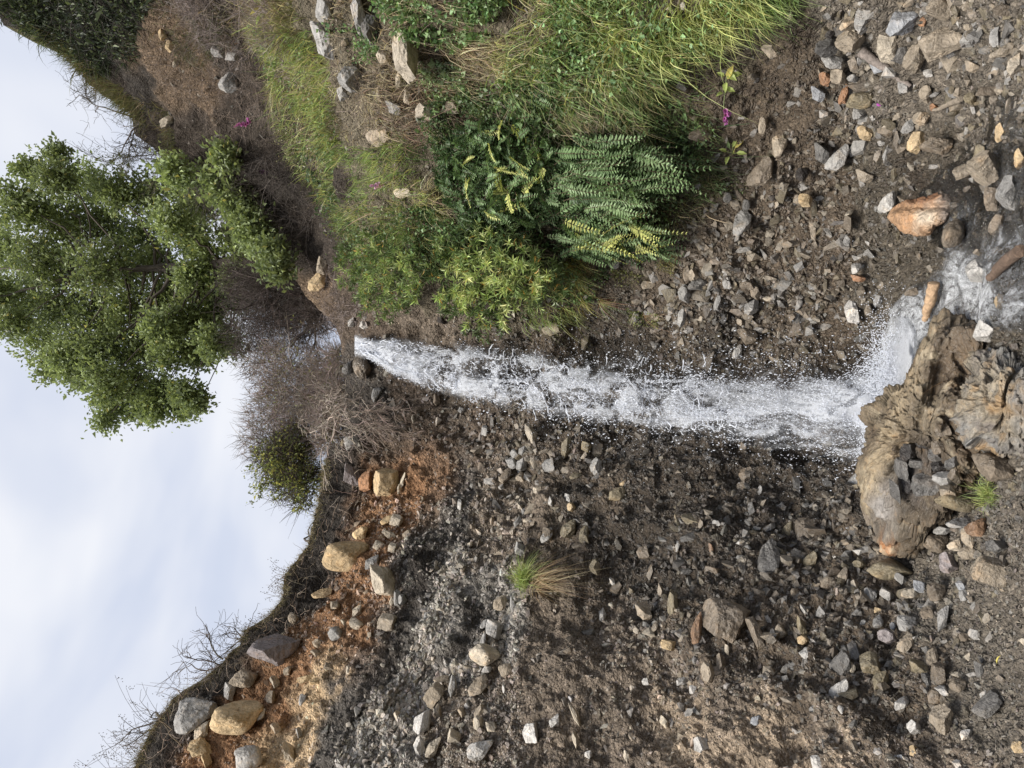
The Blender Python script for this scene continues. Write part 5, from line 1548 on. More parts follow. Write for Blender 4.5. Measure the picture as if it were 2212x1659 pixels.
def add_shoots(leafbag, stembag, base, D, L, nleaf, leaflen, leafw, col_fn, arrange, droop=.3, stemcol=DARKB, tv=LEAF4, tf=LEAF4F, curl=.7, stemr=.0025):
    N = len(base); D = norm(D)
    for k in range(N):
        m = max(4, int(nleaf * random.uniform(.75, 1.2)))
        t = np.linspace(0.0, 1, 7)[:, None]
        pts = base[k] + D[k] * L[k] * t + np.array([0, 0, -droop * L[k]]) * t ** 2
        tube(stembag, pts, np.linspace(stemr, stemr * .4, 7), stemcol, 3)
        s = np.linspace(.12, 1, m)
        ctr = np.stack([np.interp(s, t[:, 0], pts[:, a]) for a in range(3)], 1)
        tan = norm(np.stack([np.interp(s, t[:, 0], np.gradient(pts[:, a])) for a in range(3)], 1))
        c0 = col_fn(k)
        fr = frames(tan)
        if arrange == 'pairs':       # a ladder: two flat rows of leaves
            a0 = random.uniform(-.9, .9)
            for sgn in (1, -1):
                side = fr[:, :, 1] * math.cos(a0) * sgn + fr[:, :, 2] * math.sin(a0) * sgn
                d = norm(side + tan * curl * rng.uniform(.6, 1.2, (m, 1)) + rng.normal(0, .12, (m, 3)))
                ln = leaflen * (1 - .55 * s ** 3) * (.55 + .45 * np.minimum(1, s * 4)) * rng.uniform(.85, 1.12, m)
                upv = np.cross(tan, side) * sgn
                n_ = norm(upv - (upv * d).sum(1, keepdims=True) * d)
                R = np.stack([d, np.cross(n_, d), n_], 2)
                scatter(leafbag, tv, tf, R, ctr, np.stack([ln, ln * leafw, ln], 1), np.clip(c0 * np.exp(.14 * rng.standard_normal((m, 1))) * (1 + .3 * (s[:, None] > .85)), .01, .9))
        else:                        # leaves set spirally, crowded at the tip
            ang = np.arange(m) * 2.4 + random.uniform(0, 6)
            s2 = 1 - (1 - s) ** 1.5 if arrange == 'spiral' else s
            ctr = np.stack([np.interp(s2, t[:, 0], pts[:, a]) for a in range(3)], 1)
            side = fr[:, :, 1] * np.cos(ang)[:, None] + fr[:, :, 2] * np.sin(ang)[:, None]
            d = norm(side * rng.uniform(.55, 1.15, (m, 1)) + tan * (.35 + .9 * s2[:, None] ** 2))
            n_ = norm(tan - (tan * d).sum(1, keepdims=True) * d + 1e-4)
            R = np.stack([d, np.cross(n_, d), n_], 2)
            ln = leaflen * rng.uniform(.65, 1.15, m)
            C = np.clip(c0 * np.exp(.16 * rng.standard_normal((m, 1))) * (1 + .05 * rng.standard_normal((m, 3))), .01, .9)
            yl = rng.uniform(0, 1, m) < .022
            if arrange == 'spiral': C[yl] = s2l((206, 166, 48))
            scatter(leafbag, tv, tf, R, ctr, np.stack([ln, ln * leafw, ln], 1), C)


def bush_object(name, label, cat, leafbag, stembag, origin, mat=None, group=None, part="leaves"):
    e = empty(name, origin, label, cat, group)
    link(part, leafbag.build(part, origin, False), mat or MAT_LEAF, e)
    link("stems", stembag.build("stems", origin), MAT_BARK, e)
    return e


def willow(poly, n, bulge, cols, origin_px, label, leaflen=.095):
    x, y, b, h = bush_points(poly, n, bulge, .35)
    lb, sb = Bag(), Bag()
    D = np.array([0, -.55, .45]) + .5 * rng.standard_normal((n, 3)) + np.array([-.25, 0, 0])
    L = rng.uniform(.12, .26, n)
    cols = np.array(cols)
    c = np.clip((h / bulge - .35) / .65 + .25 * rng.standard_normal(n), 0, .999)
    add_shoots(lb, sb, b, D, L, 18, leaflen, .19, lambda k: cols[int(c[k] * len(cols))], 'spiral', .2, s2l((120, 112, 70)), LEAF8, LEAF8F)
    o = surf(np.array(origin_px[0]), np.array(origin_px[1]))
    for k in range(0, n, 7):       # woody stems reaching back to the ground
        t = np.linspace(0, 1, 6)[:, None]
        tube(sb, o + (b[k] - o) * t + np.array([0, -.06, -.1]) * np.sin(t * math.pi), np.linspace(.009, .004, 6), s2l((112, 96, 76)), 4)
    bush_object("willow_bush", label, "shrub", lb, sb, o, MAT_GLOSSLEAF, "narrow-leaved bushes by the waterfall")


WG = s2l((140, 162, 84)); WG2 = s2l((176, 194, 100)); WG3 = s2l((204, 214, 128)); WG0 = s2l((100, 122, 66))
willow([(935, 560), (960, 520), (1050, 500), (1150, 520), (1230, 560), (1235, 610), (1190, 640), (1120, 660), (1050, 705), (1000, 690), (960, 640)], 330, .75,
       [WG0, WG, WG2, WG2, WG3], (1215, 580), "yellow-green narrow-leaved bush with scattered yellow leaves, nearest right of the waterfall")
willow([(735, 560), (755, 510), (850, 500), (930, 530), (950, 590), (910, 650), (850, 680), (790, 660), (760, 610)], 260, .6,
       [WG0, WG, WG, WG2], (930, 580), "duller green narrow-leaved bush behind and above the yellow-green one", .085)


def tutu(poly, n, bulge, cols, lean, origin_px, label, L=(.25, .5), leaflen=.062, pairs=15, droop=.45):
    x, y, b, h = bush_points(poly, n, bulge, .2)
    lb, sb = Bag(), Bag()
    D = np.array(lean) + .38 * rng.standard_normal((n, 3))
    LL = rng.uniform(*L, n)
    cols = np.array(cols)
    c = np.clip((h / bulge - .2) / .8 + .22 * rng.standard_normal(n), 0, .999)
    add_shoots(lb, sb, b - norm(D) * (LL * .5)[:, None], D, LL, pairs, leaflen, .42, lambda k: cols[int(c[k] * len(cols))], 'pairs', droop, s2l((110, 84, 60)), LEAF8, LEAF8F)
    xf, yf, bf_, hf = bush_points(poly, n * 14, bulge * .8, .1)
    lf = leaflen * rng.uniform(.5, 1.0, len(xf))
    scatter(lb, LEAF4, LEAF4F, frames(rng.standard_normal((len(xf), 3)) + np.array([-.3, -.5, -.4])), bf_, np.stack([lf, lf * .45, lf], 1), np.clip(cols[rng.integers(0, 2, len(xf))] * np.exp(.2 * rng.standard_normal((len(xf), 1))), .01, .9))
    o = surf(np.array(origin_px[0]), np.array(origin_px[1]))
    for k in range(0, n, 12):
        t = np.linspace(0, 1, 6)[:, None]
        tube(sb, o + (b[k] - o) * t + np.array([0, .02, .05]) * np.sin(t * math.pi), np.linspace(.007, .003, 6), s2l((92, 78, 62)), 4)
    bush_object("fern_like_bush", label, "shrub", lb, sb, o, MAT_LEAF, "dark bushes with ladder-like shoots")


TG0 = s2l((66, 92, 50)); TG1 = s2l((92, 124, 68)); TG2 = s2l((120, 154, 88)); TG3 = s2l((150, 180, 118)); TY = s2l((196, 200, 84))
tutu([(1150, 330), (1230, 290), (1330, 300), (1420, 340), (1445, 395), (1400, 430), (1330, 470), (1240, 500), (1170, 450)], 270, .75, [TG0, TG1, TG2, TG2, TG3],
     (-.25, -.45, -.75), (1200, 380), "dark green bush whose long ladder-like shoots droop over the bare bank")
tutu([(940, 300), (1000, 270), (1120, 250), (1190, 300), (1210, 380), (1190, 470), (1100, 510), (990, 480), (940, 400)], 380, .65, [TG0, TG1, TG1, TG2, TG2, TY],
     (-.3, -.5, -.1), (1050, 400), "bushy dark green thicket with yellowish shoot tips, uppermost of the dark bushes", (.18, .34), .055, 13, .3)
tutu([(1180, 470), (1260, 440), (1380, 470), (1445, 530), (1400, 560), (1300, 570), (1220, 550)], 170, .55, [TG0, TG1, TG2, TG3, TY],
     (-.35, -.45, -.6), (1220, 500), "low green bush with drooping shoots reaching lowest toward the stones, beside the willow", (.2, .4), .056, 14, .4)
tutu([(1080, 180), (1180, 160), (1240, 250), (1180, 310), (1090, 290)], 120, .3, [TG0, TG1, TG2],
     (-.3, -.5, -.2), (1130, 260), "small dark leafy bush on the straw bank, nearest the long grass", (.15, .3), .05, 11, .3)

# ---- foxgloves
def foxglove(pts_px, toward, col_, label, nfl=16, leaves=(), size=.022, stem=True):
    """pts_px: stem path on the print from foot to tip, the last stretch carries the bells"""
    pp = np.array(pts_px, float)
    q = surf(pp[:, 0], pp[:, 1])
    Y = q[0, 1] - np.linspace(.02, toward, len(pp))
    pts = unproject(pp[:, 0], pp[:, 1], Y)
    t = np.linspace(0, len(pp) - 1, 24); k = np.arange(len(pp))
    path = np.stack([np.interp(t, k, pts[:, a]) for a in range(3)], 1)
    e = empty("foxglove", pts[0], label, "foxglove", "foxgloves")
    sb = Bag(); tube(sb, path, np.linspace(.006, .0025, 24), s2l((128, 140, 82)), 6)
    link("stem", sb.build("stem", pts[0]), MAT_BARK, e)
    fb = Bag()
    bell = []
    for r_, z_ in ((.18, 0), (.3, .25), (.36, .6), (.46, .85), (.6, 1.0)):
        for a in np.linspace(0, 2 * math.pi, 8, endpoint=False): bell.append((z_, r_ * math.cos(a), r_ * math.sin(a)))
    bell = np.array(bell); bf = np.array([[i * 8 + j, i * 8 + (j + 1) % 8, i * 8 + 8 + (j + 1) % 8, i * 8 + 8 + j] for i in range(4) for j in range(8)])
    a0 = pts[-2]; d = pts[-1] - a0; Ls = np.linalg.norm(d); d = d / Ls
    s = np.linspace(0, 1, nfl)
    ctr = a0 + d * (Ls * s)[:, None]
    out_ = norm(rng.standard_normal((nfl, 3)) * .7 + img_dir(0, 0, .9) + np.array([0, 0, -.55]))
    sz = size * (1.1 - .7 * s)
    scatter(fb, bell, bf, frames(out_), ctr, np.stack([sz * 1.5, sz, sz], 1), vary(col_, nfl, .12, .04))
    link("flowers", fb.build("flowers", pts[0]), MAT_PETAL, e)
    if len(leaves):
        lb = Bag()
        for (lx, ly, dx_, dy_, ln, c_) in leaves:
            b = unproject(lx, ly, float(q[0, 1]) - .06)
            dd = norm((img_dir(dx_, dy_, .35))[None]); n_ = norm((img_dir(-.6, 0, .8))[None]); n_ = norm(n_ - (n_ * dd).sum() * dd)
            R = np.stack([dd, np.cross(n_, dd), n_], 2)
            scatter(lb, LEAF8, LEAF8F, R, b[None], np.array([[ln, ln * .55, ln]]), np.array([c_]))
        link("leaves", lb.build("leaves", pts[0], False), MAT_LEAF, e)


MAG = s2l((200, 104, 188)); LILAC = s2l((226, 172, 224)); PUR = s2l((96, 52, 104))
LG = s2l((172, 190, 74)); LY = s2l((206, 190, 60))
foxglove([(1572, 150), (1566, 195), (1563, 235), (1567, 240), (1564, 272)], .12, MAG, "foxglove leaning out from the foot of the grassy bank, magenta bells over the mud", 14,
         [(1570, 158, .5, -.6, .10, LG), (1575, 165, .9, .1, .10, LG), (1568, 178, -.2, -.9, .09, LG), (1572, 172, .2, .9, .11, LY), (1567, 190, .9, -.5, .08, LG), (1562, 200, -.8, -.4, .07, LG), (1580, 170, .9, .6, .08, LG), (1565, 165, -.9, .3, .07, LG)], .03)
foxglove([(620, 235), (575, 248), (545, 262), (535, 264), (508, 274)], .2, MAG, "magenta foxglove on the upper shelf, against the dark slope below the right skyline", 22, (), .034)
foxglove([(600, 385), (585, 378), (578, 374), (556, 370)], .15, PUR, "deep purple foxglove in the shade under the tree", 18, (), .034)
foxglove([(870, 415), (845, 405), (826, 403), (798, 402)], .2, LILAC, "lilac foxglove between the grass shelf and the bushes", 22, (), .032)

# ---- small leafy plants on the mud
def forb(px, leaves, label):
    p = surf(np.array(px[0]), np.array(px[1])); e = empty("leafy_plant", p, label, "plant")
    lb, sb = Bag(), Bag()
    for (dx_, dy_, ln, c_) in leaves:
        dd = norm((img_dir(dx_, dy_, .5))[None]); n_ = norm((img_dir(-.5, 0, .8))[None]); n_ = norm(n_ - (n_ * dd).sum() * dd)
        R = np.stack([dd, np.cross(n_, dd), n_], 2)
        tube(sb, np.stack([p, p + dd[0] * ln * .35 + [0, -.01, .02], p + dd[0] * ln * .6 + [0, -.02, .03]]), [.003, .0025, .002], c_, 4)
        scatter(lb, LEAF8, LEAF8F, R, (p + dd[0] * ln * .55 + np.array([0, -.02, .03]))[None], np.array([[ln, ln * .5, ln]]), np.array([c_]))
    link("leaves", lb.build("leaves", p, False), MAT_LEAF, e); link("stems", sb.build("stems", p), MAT_BARK, e)


forb((1580, 340), [(-.9, .1, .08, LG), (-.5, -.9, .09, LG), (.3, .9, .08, LG), (.9, -.2, .09, LG), (.6, .6, .09, LY), (-.4, .8, .07, MG)], "small light green leafy plant alone on the mud below the bushes")
forb((1480, 245), [(-.5, .5, .07, CG), (.5, .7, .07, CG), (.1, -.9, .08, CG), (.9, -.3, .07, CG)], "little round-leaved green plant at the shady foot of the grassy bank")
forb((1550, 425), [(-.5, .5, .045, CG2), (.5, .7, .045, CG2), (.1, -.9, .045, CG2), (.9, -.3, .045, CG2), (-.9, -.2, .04, CG2)], "tiny pale green seedling between the bushes and the mud")
forb((590, 20), [(-.9, .3, .16, LG), (-.3, .9, .17, LG), (.5, .8, .16, LG), (-.9, -.4, .18, LY), (-.6, -.8, .2, LG), (.2, -.9, .17, LG), (.9, -.1, .15, LY)], "bright yellow-green leafy plant at the upper edge above the grassy shelf")

# ---- grass tufts that stand alone
def tuft(px, n, length, width, cols, lean, label, droop=(.3, 1.0), spread=.05):
    o = surf(np.array(px[0]), np.array(px[1])); b = Bag()
    p = o + rng.normal(0, spread, (n, 3)) * np.array([1, .3, .6]); nn = surfn(np.array(px[0]), np.array(px[1]))
    p = p + nn * .02
    D = nn * .7 + np.array(lean) + .5 * rng.standard_normal((n, 3))
    C = np.array(cols)[rng.integers(0, len(cols), n)] * np.exp(.2 * rng.standard_normal((n, 1)))
    blades(b, p, D, length * np.exp(.3 * rng.standard_normal(n)), width * rng.uniform(.6, 1.4, n), rng.uniform(*droop, n), C, 6)
    ob = link("grass_tuft", b.build("grass_tuft", o, False), MAT_GRASS, label=label, cat="grass tuft")
    ob.location = o.tolist()
    return o


o = tuft((1150, 1268), 420, .26, .0045, [BG, BY_, YG, BG], (.15, -.1, .55), "lone green grass tuft sticking out of the left cliff face", (.2, .9), .055)
tuft((1172, 1272), 230, .26, .0035, [STRAW, s2l((186, 150, 110))], (0, 0, -.7), "dead straw skirt hanging under the lone tuft on the cliff", (.4, 1.1), .05)
tuft((2150, 1066), 300, .13, .0028, [BG, BY_, YG], (.1, -.2, .5), "fresh green grass tuft beside the smooth slab under the huge boulder", (.3, 1.0), .035)
tuft((1290, 660), 90, .2, .003, [STRAW, s2l((176, 110, 70)), BG], (-.2, -.3, -.5), "small reddish straw tuft on the wet bank right of the falling water", (.3, 1.0), .02)
tuft((1385, 690), 40, .22, .003, [STRAW, s2l((176, 120, 80))], (-.5, -.3, -.2), "few bent straw stalks in the dripping hollow beside the falling water", (.8, 1.8), .02)
tuft((2110, 800), 70, .2, .0025, [STRAW, s2l((200, 150, 90))], (-.4, -.3, .2), "wisp of dead straw caught on top of the grey and ochre boulder", (.2, .8), .02)

# ---- bare and half-bare shrubs
def branch(bag, p, d, L, r, depth, col_, spread=.55, grav=0.0, kids=4, tips=None, wig=.22, rmin=.0012):
    m = 6 if depth > 0 else 4
    pts = [p]; dd = d / np.linalg.norm(d)
    for s in range(m):
        dd = dd + rng.normal(0, wig, 3) + np.array([0, 0, grav]); dd /= np.linalg.norm(dd)
        pts.append(pts[-1] + dd * L / m)
    pts = np.array(pts)
    tube(bag, pts, np.linspace(r, max(r * .45, rmin), m + 1), vary(col_, 1, .1, .03)[0], 6 if r > .02 else (5 if r > .008 else 3))
    if tips is not None and depth <= 1: tips.append(pts[1:])
    if depth == 0: return
    for k in range(kids):
        i = random.randint(1, m)
        nd = dd + rng.normal(0, spread, 3)
        branch(bag, pts[i], nd, L * random.uniform(.5, .8), max(r * .5, rmin), depth - 1, col_, spread, grav, kids, tips, wig, rmin)


def twig_shrub(px, Y, dirs, L, r, depth, col_, label, kids=4, spread=.55, grav=0.0, leafcols=None, nleaf=0, leaflen=.03, name="bare_shrub", cat="shrub", wig=.22, cloud=None, rmin=.0012):
    p = unproject(px[0], px[1], Y) if Y else surf(np.array(px[0]), np.array(px[1]))
    b, tips = Bag(), []
    for d in dirs:
        branch(b, p + rng.normal(0, .03, 3), np.array(d, float), L * random.uniform(.8, 1.2), r, depth, col_, spread, grav, kids, tips, wig, rmin)
    if cloud:
        for (cx_, cy_, rr_, n, cY) in cloud:
            c = unproject(cx_, cy_, cY); R_m = rr_ * float(mpp(c))
            v = norm(rng.standard_normal((n, 3))); q = c + v * (R_m * rng.uniform(0, 1, (n, 1)) ** .45)
            sticks(b, q, v * .8 + rng.standard_normal((n, 3)) * .7 + np.array([0, 0, .3]), rng.uniform(.1, .32, n), rng.uniform(.0035, .0065, n), vary(col_, n, .2), .45, 3)
            if leafcols is not None: tips.append(q)
    if leafcols is None:
        o_ = link(name, b.build(name, p), MAT_BARK, label=label, cat=cat); o_.location = p.tolist(); return
    e = empty(name, p, label, cat)
    link("branches", b.build("branches", p), MAT_BARK, e)
    T = np.concatenate(tips); idx = rng.integers(0, len(T), nleaf)
    q = T[idx] + rng.normal(0, .035, (nleaf, 3)); lb = Bag()
    ln = leaflen * np.exp(.3 * rng.standard_normal(nleaf))
    C = np.array(leafcols)[rng.integers(0, len(leafcols), nleaf)] * np.exp(.2 * rng.standard_normal((nleaf, 1)))
    scatter(lb, LEAF4, LEAF4F, frames(rng.standard_normal((nleaf, 3))), q, np.stack([ln, ln * .6, ln], 1), np.clip(C, .01, .9))
    link("leaves", lb.build("leaves", p, False), MAT_LEAF, e)


BRN = s2l((150, 132, 120)); BRN2 = s2l((84, 70, 62))
twig_shrub((740, 830), 10.4, [(-.8, 0, 1), (-.3, .1, 1.2), (.3, 0, 1.2), (.8, 0, .9), (-1.2, 0, .5), (0, -.4, 1)], .9, .022, 3, BRN,
           "brown half-bare twiggy bush behind the lip, between the tree and the left cliff", 4, .6, 0, [s2l((146, 146, 88)), s2l((156, 162, 84)), s2l((160, 144, 118))], 3200, .034, "twiggy_bush",
           cloud=[(620, 800, 75, 1500, 10.6), (640, 870, 80, 1500, 10.4), (590, 880, 60, 900, 10.6), (660, 930, 60, 1000, 10.2), (580, 950, 60, 700, 10.4), (700, 790, 45, 700, 10.2), (690, 870, 45, 900, 10), (722, 830, 45, 900, 9.8), (722, 900, 42, 900, 9.6), (738, 780, 34, 500, 9.6), (715, 950, 32, 500, 9.4), (735, 860, 30, 500, 9.4)])
twig_shrub((705, 1030), 9.6, [(-.6, 0, 1), (0, 0, 1.2), (.5, 0, 1), (-1.0, 0, .6)], .6, .016, 3, BRN2,
           "green and yellow leaved bush on the cliff edge left of the brown twiggy one", 4, .6, 0, [s2l((134, 148, 78)), s2l((170, 182, 84)), s2l((200, 196, 88)), s2l((120, 130, 80))], 7000, .042, "leafy_bush",
           cloud=[(590, 985, 45, 500, 9.7), (630, 1000, 55, 700, 9.6), (660, 1040, 42, 500, 9.5), (640, 960, 50, 600, 9.9), (610, 1060, 30, 150, 9.6), (650, 1085, 22, 120, 9.4)])
twig_shrub((700, 650), 11.2, [(-.8, 0, .8), (-.2, .1, 1.1), (.5, 0, 1.1), (.9, 0, .6), (-.6, -.2, 1.2), (.1, -.4, 1)], 1.0, .03, 3, BRN2,
           "dark leafless thicket under the tree, right of the notch", 4, .6, 0, None, 0, .03, "leafless_thicket",
           cloud=[(560, 650, 75, 1500, 11.4), (620, 640, 75, 1500, 11.2), (660, 690, 45, 800, 10.8), (600, 720, 60, 1000, 11.2), (530, 720, 50, 600, 11.6), (560, 770, 50, 600, 11.2), (690, 640, 45, 600, 10.6), (620, 560, 60, 900, 11.2), (520, 600, 50, 600, 11.8), (640, 590, 50, 1200, 10.9), (660, 640, 45, 1200, 10.8), (600, 660, 60, 1500, 11), (690, 690, 35, 500, 10.4), (580, 600, 60, 1000, 11.2)])
twig_shrub((735, 905), 8.35, [(.05, -.35, .35), (-.1, -.3, .1), (.1, -.3, -.1), (-.15, -.4, .5), (.2, -.3, .3)], .55, .014, 3, PALEB,
           "dead bush with pale twigs hanging down the wall, left of the waterfall lip", 4, .6, -.12, None, 0, .03, "dead_hanging_bush", wig=.34, rmin=.0034)
twig_shrub((760, 900), 8.2, [(.05, -.3, -.3), (-.1, -.25, -.4), (.1, -.25, -.4), (.0, -.3, -.2)], .5, .008, 3, s2l((150, 128, 112)),
           "lower spray of dead brown twigs trailing farthest down the wall beside the fall", 4, .45, -.2, None, 0, .03, "dead_hanging_bush", wig=.3, rmin=.003)
twig_shrub((667, 1172), None, [(-.35, -.1, 1)], .46, .018, 1, s2l((84, 72, 66)), "dead forked branch standing up alone on the left cliff edge", 3, .75, 0, None, 0, .03, "dead_branch", "branch", wig=.3, rmin=.004)
twig_shrub((480, 1440), None, [(-.6, 0, .7), (-.2, 0, 1), (.4, -.1, .8), (-.9, 0, .5)], .5, .011, 2, s2l((112, 98, 88)), "bare wiry shrub on the cliff edge above the big slanting rock", 5, .6, 0, None, 0, .03, "bare_shrub", rmin=.002)
twig_shrub((530, 1375), None, [(-.5, 0, .9), (.2, 0, 1), (-.9, 0, .4)], .42, .009, 2, s2l((116, 104, 92)), "small wiry shrub at the step of the cliff edge, toward the forked branch", 5, .6, 0, None, 0, .03, "bare_shrub", rmin=.002)
twig_shrub((345, 1560), None, [(-.6, 0, .7), (.3, 0, 1), (-.2, -.1, 1)], .55, .010, 2, s2l((110, 98, 86)), "bare wiry shrub nearest the lower left corner of the cliff edge", 4, .6, 0, None, 0, .03, "bare_shrub", rmin=.002)
twig_shrub((300, 262), None, [(-.3, 0, 1), (.35, -.1, .9), (-.7, 0, .6)], .75, .018, 3, s2l((92, 80, 74)), "bare branching shrub on the right skyline, darkest against the sky", 4, .55, 0, None, 0, .03, "bare_shrub", rmin=.003)
twig_shrub((350, 335), None, [(-.5, 0, 1), (.3, 0, 1), (-.9, 0, .5)], .55, .01, 3, s2l((108, 100, 80)), "fine twiggy shrub with small leaves on the right skyline beside the tree", 5, .6, 0, [s2l((116, 118, 70)), s2l((96, 98, 66))], 900, .026, "twiggy_bush", rmin=.002)
twig_shrub((205, 195), None, [(-.5, 0, 1), (.2, 0, 1), (-.9, 0, .5)], .45, .006, 2, s2l((120, 108, 84)), "low wispy shrub in the tussocks of the right skyline", 6, .6, 0, None, 0, .03, "bare_shrub", rmin=.002)

# dark leafy scrub overhanging the far top corner
x, y = sample_poly([(-70, -90), (270, -90), (320, 10), (290, 110), (200, 145), (110, 90), (10, 55), (-40, 10)], 5200, 0, 1.5, 3)
q = surf(x, y); q = unproject(x, y, q[:, 1] - np.abs(rng.normal(0, .25, len(x))))
lb, sb = Bag(), Bag()
n = len(x); ln = .075 * np.exp(.3 * rng.standard_normal(n))
C = np.array([s2l((54, 66, 46)), s2l((72, 88, 56)), s2l((48, 54, 44)), s2l((110, 124, 76))])[rng.integers(0, 4, n)] * np.exp(.2 * rng.standard_normal((n, 1)))
scatter(lb, LEAF4, LEAF4F, frames(rng.standard_normal((n, 3)) + np.array([-.3, -.3, -.7])), q, np.stack([ln, ln * .32, ln], 1), C)
sticks(sb, q[:900], rng.standard_normal((900, 3)) + np.array([-.3, -.3, -.6]), rng.uniform(.2, .5, 900), rng.uniform(.003, .006, 900), vary(s2l((74, 66, 58)), 900))
bush_object("overhanging_scrub", "dark leafy scrub overhanging the upper left corner of the right slope", "shrub", lb, sb, surf(np.array(120.), np.array(0.)), MAT_LEAF)

# ---- the tree
TREE_Y = 12.5
base = unproject(690, 575, TREE_Y)
tree = empty("tree", base, "tall round-crowned green tree on the slope above the waterfall", "tree")
CL = """60 365 22;125 335 18;120 385 40;190 400 45;250 410 45;320 420 42;380 370 26;400 405 33;430 445 38;490 340 16;480 395 36;520 450 35;560 510 32;590 548 16;530 560 28
40 440 45;100 470 55;170 480 55;240 490 55;310 510 48;370 480 42;20 540 50;80 560 55;150 570 60;220 580 60;290 590 50;340 565 38;350 650 34
10 640 50;70 650 55;140 660 60;210 670 60;280 670 55;350 705 42;400 690 36;450 700 32;500 735 26;30 700 30;90 735 46;160 750 52;230 760 60;300 760 55;370 760 42;430 765 32;465 740 32
110 795 26;170 805 36;230 830 42;290 835 38;350 845 32;400 850 30;240 880 26;335 885 22;395 882 20;226 912 9;432 868 14;-40 500 60;-60 580 70;-50 650 55;-110 580 60;470 660 22;445 540 22;500 510 26;540 490 26;410 530 20;420 490 26;450 590 26;500 600 22;545 585 24;480 625 22;560 615 20;520 650 22;440 640 22;600 580 18;410 600 30;380 620 34"""
clumps = [tuple(map(float, c.split())) for c in CL.replace("\n", ";").split(";")]
wood = Bag()
tp = np.array([(690, 575), (600, 577), (520, 574), (455, 566), (400, 572), (330, 580), (240, 585), (150, 590)], float)
tpts = unproject(tp[:, 0], tp[:, 1], TREE_Y + np.array([0, 0, .05, .1, .1, .05, 0, 0]))
tt_ = np.linspace(0, len(tp) - 1, 40); kk = np.arange(len(tp))
trunk = np.stack([np.interp(tt_, kk, tpts[:, a]) for a in range(3)], 1)
trunk[:, 0] += .04 * np.sin(np.linspace(0, 9, 40)); trunk[:, 1] += .05 * np.cos(np.linspace(0, 7, 40))
BARK = s2l((92, 80, 70))
tube(wood, trunk, np.linspace(.20, .04, 40) * (1 + .1 * rng.standard_normal(40)), BARK, 10)
fol = Bag()
LC = np.array([s2l((118, 133, 86)), s2l((133, 150, 90)), s2l((150, 167, 96)), s2l((166, 182, 104)), s2l((144, 160, 100))])
for k in range(46):     # small in-between sprays that break up the outline
    a_, b_ = random.choice(clumps[:60]), random.choice(clumps[:60])
    if math.hypot(a_[0] - b_[0], a_[1] - b_[1]) < 170: clumps.append(((a_[0] + b_[0]) / 2 + random.gauss(0, 14), (a_[1] + b_[1]) / 2 + random.gauss(0, 14), random.uniform(18, 34)))
for (cx_, cy_, r_) in clumps:
    cY = TREE_Y + random.uniform(-1.1, 1.1) * (1 if r_ > 30 else .6)
    if cx_ > float(sky(cy_)) - 30 and cy_ < 600:
        cY = float(surf0(np.array(max(cx_, float(sky(cy_)) + 5)), np.array(cy_))[1]) - random.uniform(.5, 1.0)
    c = unproject(cx_, cy_, cY); Rm = r_ * float(mpp(c))
    # a limb from the trunk to the clump
    h = random.uniform(.55, .95)
    j = int(np.clip(np.argmin(np.abs(trunk[:, 2] - (trunk[8, 2] + (c[2] - trunk[8, 2]) * h))), 8, 38))
    a = trunk[j]; t = np.linspace(0, 1, 9)[:, None]
    sag = np.array([0, 0, -.12 * np.linalg.norm(c - a)])
    lp = a + (c - a) * t + sag * np.sin(t * math.pi) + rng.normal(0, .03, (9, 3))
    tube(wood, lp, np.linspace(.014 + .0006 * r_, .006, 9), BARK * random.uniform(.8, 1.1), 6)
    # twigs through the clump, leaves along them
    nt_ = int(14 + r_ * 1.7)
    v = norm(rng.standard_normal((nt_, 3))) * np.array([1, 1, .8]); S0 = c + v * Rm * rng.uniform(0, .7, (nt_, 1))
    dd = norm(v + .45 * rng.standard_normal((nt_, 3)) + np.array([0, 0, .25])); Lt = Rm * rng.uniform(.3, .85, nt_)
    sticks(wood, S0, dd, Lt, np.full(nt_, .006), vary(BARK, nt_), .15, 3)
    per = 17
    s = rng.uniform(.25, 1.08, (nt_, per))
    q = (S0[:, None] + dd[:, None] * (Lt[:, None] * s)[..., None] + rng.normal(0, .11, (nt_, per, 3))).reshape(-1, 3)
    n = len(q); ln = .088 * np.exp(.25 * rng.standard_normal(n))
    tint = random.gauss(0, .1)
    ci_ = np.clip(rng.normal(2.0, 1.0, n), 0, 4.99).astype(int)
    C = LC[ci_] * np.exp(.15 * rng.standard_normal((n, 1)) + tint)
    yl = rng.uniform(0, 1, n) < .012; C[yl] = s2l((200, 190, 80))
    D = np.repeat(dd, per, 0) * .5 + rng.standard_normal((n, 3)) * .8 + np.array([0, -.1, -.1])
    scatter(fol, LEAF4, LEAF4F, frames(D, rng.uniform(-1, 1, n)), q, np.stack([ln, ln * .55, ln], 1), np.clip(C, .01, .8))
link("trunk", wood.build("trunk", base), MAT_BARK, tree)
link("crown", fol.build("crown", base, False), MAT_LEAF, tree)

# ---- wood, fallen leaf and petal
def log(px_pts, radii, col_, label, lift=.02, Yoff=0.0, name="driftwood"):
    pp = np.array(px_pts, float); q = surf(pp[:, 0], pp[:, 1])
    pts = unproject(pp[:, 0], pp[:, 1], q[:, 1] - lift * 3 + Yoff) + np.array([0, 0, lift])
    t = np.linspace(0, len(pp) - 1, 16); k = np.arange(len(pp))
    path = np.stack([np.interp(t, k, pts[:, a]) for a in range(3)], 1) + rng.normal(0, .002, (16, 3))
    r = np.interp(t, k, radii) * (1 + .035 * rng.standard_normal(16))
    b = Bag(); tube(b, path, r, col_, 10)
    o_ = link(name, b.build(name, path[0]), MAT_BARK, label=label, cat="driftwood"); o_.location = path[0].tolist()


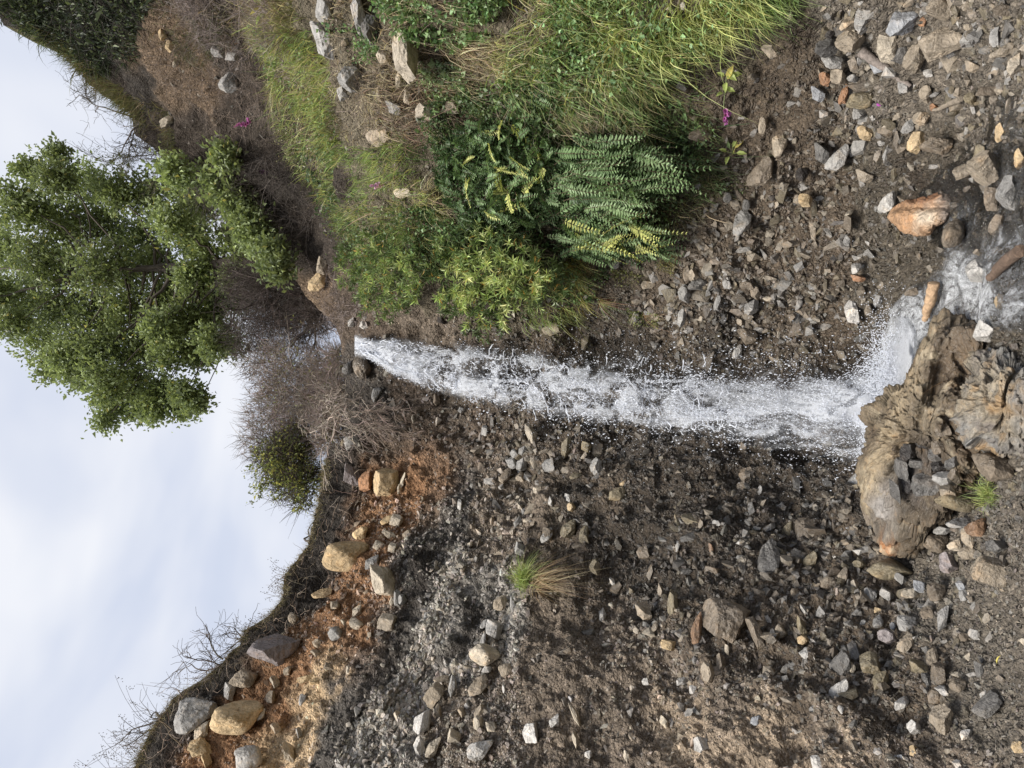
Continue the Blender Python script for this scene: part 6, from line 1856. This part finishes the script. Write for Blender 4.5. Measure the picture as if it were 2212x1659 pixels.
log([(1866, 108), (1885, 125), (1915, 143), (1945, 165), (1975, 186)], [.035, .03, .026, .024, .012], s2l((138, 124, 114)), "grey weathered stick lying across the stones in the top right rubble")
log([(2010, 692), (2020, 655), (2030, 612)], [.018, .036, .034], s2l((186, 148, 104)), "short orange-brown broken log at the edge of the stream below the fall", .035)
log([(2158, 600), (2185, 570), (2225, 540)], [.022, .03, .03], s2l((112, 88, 68)), "reddish brown log in the white water at the right edge", .04)
log([(2022, 238), (2040, 232), (2062, 222), (2082, 213)], [.008, .014, .016, .02], s2l((150, 134, 112)), "small curved pale stick at the edge of the side channel", .02)


def flat_leaf(px, ang, ln, wd, col_, label, name, cat):
    p = surf(np.array(px[0]), np.array(px[1])); nn = surfn(np.array(px[0]), np.array(px[1]))
    d = img_dir(math.cos(ang), math.sin(ang)); d = d - nn * (d @ nn); d /= np.linalg.norm(d)
    R = np.stack([d, np.cross(nn, d), nn], 1)[None]
    b = Bag(); scatter(b, LEAF8 - np.array([.5, 0, 0]), LEAF8F, R, (p + nn * .03)[None], np.array([[ln, ln * wd, ln]]), np.array([col_]))
    o_ = link(name, b.build(name, p, False), MAT_PETAL, label=label, cat=cat); o_.location = p.tolist()


flat_leaf((2173, 1428), 1.5, .05, .3, s2l((236, 216, 40)), "single yellow fallen leaf on the grey gravel flat", "fallen_leaf", "leaf")
flat_leaf((1928, 198), .3, .035, .8, s2l((196, 60, 190)), "single magenta petal among the stones beside the grey stick", "petal", "petal")

# ------------------------------------------------------------------ light and sky
SUN_EL, SUN_AZ = math.radians(52), math.radians(205)     # azimuth clockwise from +Y: behind the viewer, to the left
sun_dir = np.array([math.sin(SUN_AZ) * math.cos(SUN_EL), math.cos(SUN_AZ) * math.cos(SUN_EL), math.sin(SUN_EL)])
sd = bpy.data.lights.new("sun", 'SUN')
sd.energy = 3.1; sd.angle = math.radians(24); sd.color = (1.0, 0.95, 0.87)
so = bpy.data.objects.new("sun", sd)
so.rotation_euler = Vector((-sun_dir).tolist()).to_track_quat('-Z', 'Y').to_euler()
so.location = (-4, -6, 12)
col.objects.link(so)

w = bpy.data.worlds.new("World"); scene.world = w; w.use_nodes = True
nt = w.node_tree; nt.nodes.clear(); N = NT(nt)
out = N.n("ShaderNodeOutputWorld"); bg = N.n("ShaderNodeBackground"); bg.inputs[1].default_value = 0.1
st_ = N.n("ShaderNodeTexSky", sky_type='NISHITA', sun_disc=False)
st_.sun_elevation = SUN_EL; st_.sun_rotation = SUN_AZ
tc = N.n("ShaderNodeTexCoord")
mp = N.n("ShaderNodeMapping"); mp.inputs["Scale"].default_value = (1.0, 1.0, 2.2); mp.inputs["Location"].default_value = (0.3, 0.1, 0.7)
N.l(tc.outputs["Generated"], mp.inputs["Vector"])
cn = N.n("ShaderNodeTexNoise", i_Scale=1.9, i_Detail=4.0, i_Roughness=0.5, i_Distortion=0.3); N.l(mp.outputs[0], cn.inputs["Vector"])
cloud = N.ramp(cn.outputs["Fac"], [(0.34, (3.25, 3.7, 4.6)), (0.5, (3.95, 4.25, 5.0)), (0.66, (5.2, 5.3, 5.6))])
c = N.mix(0.93, st_.outputs[0], cloud)
N.l(c, bg.inputs[0]); N.l(bg.outputs[0], out.inputs[0])

scene.view_settings.view_transform = 'Standard'
scene.view_settings.look = 'None'
scene.view_settings.exposure = 0.85
scene.view_settings.gamma = 1.0
scene.view_settings.use_curve_mapping = False
scene.cycles.max_bounces = 6
scene.cycles.transparent_max_bounces = 24
scene.cycles.diffuse_bounces = 3
scene.cycles.caustics_reflective = False
scene.cycles.caustics_refractive = False
scene.cycles.sample_clamp_indirect = 4.0
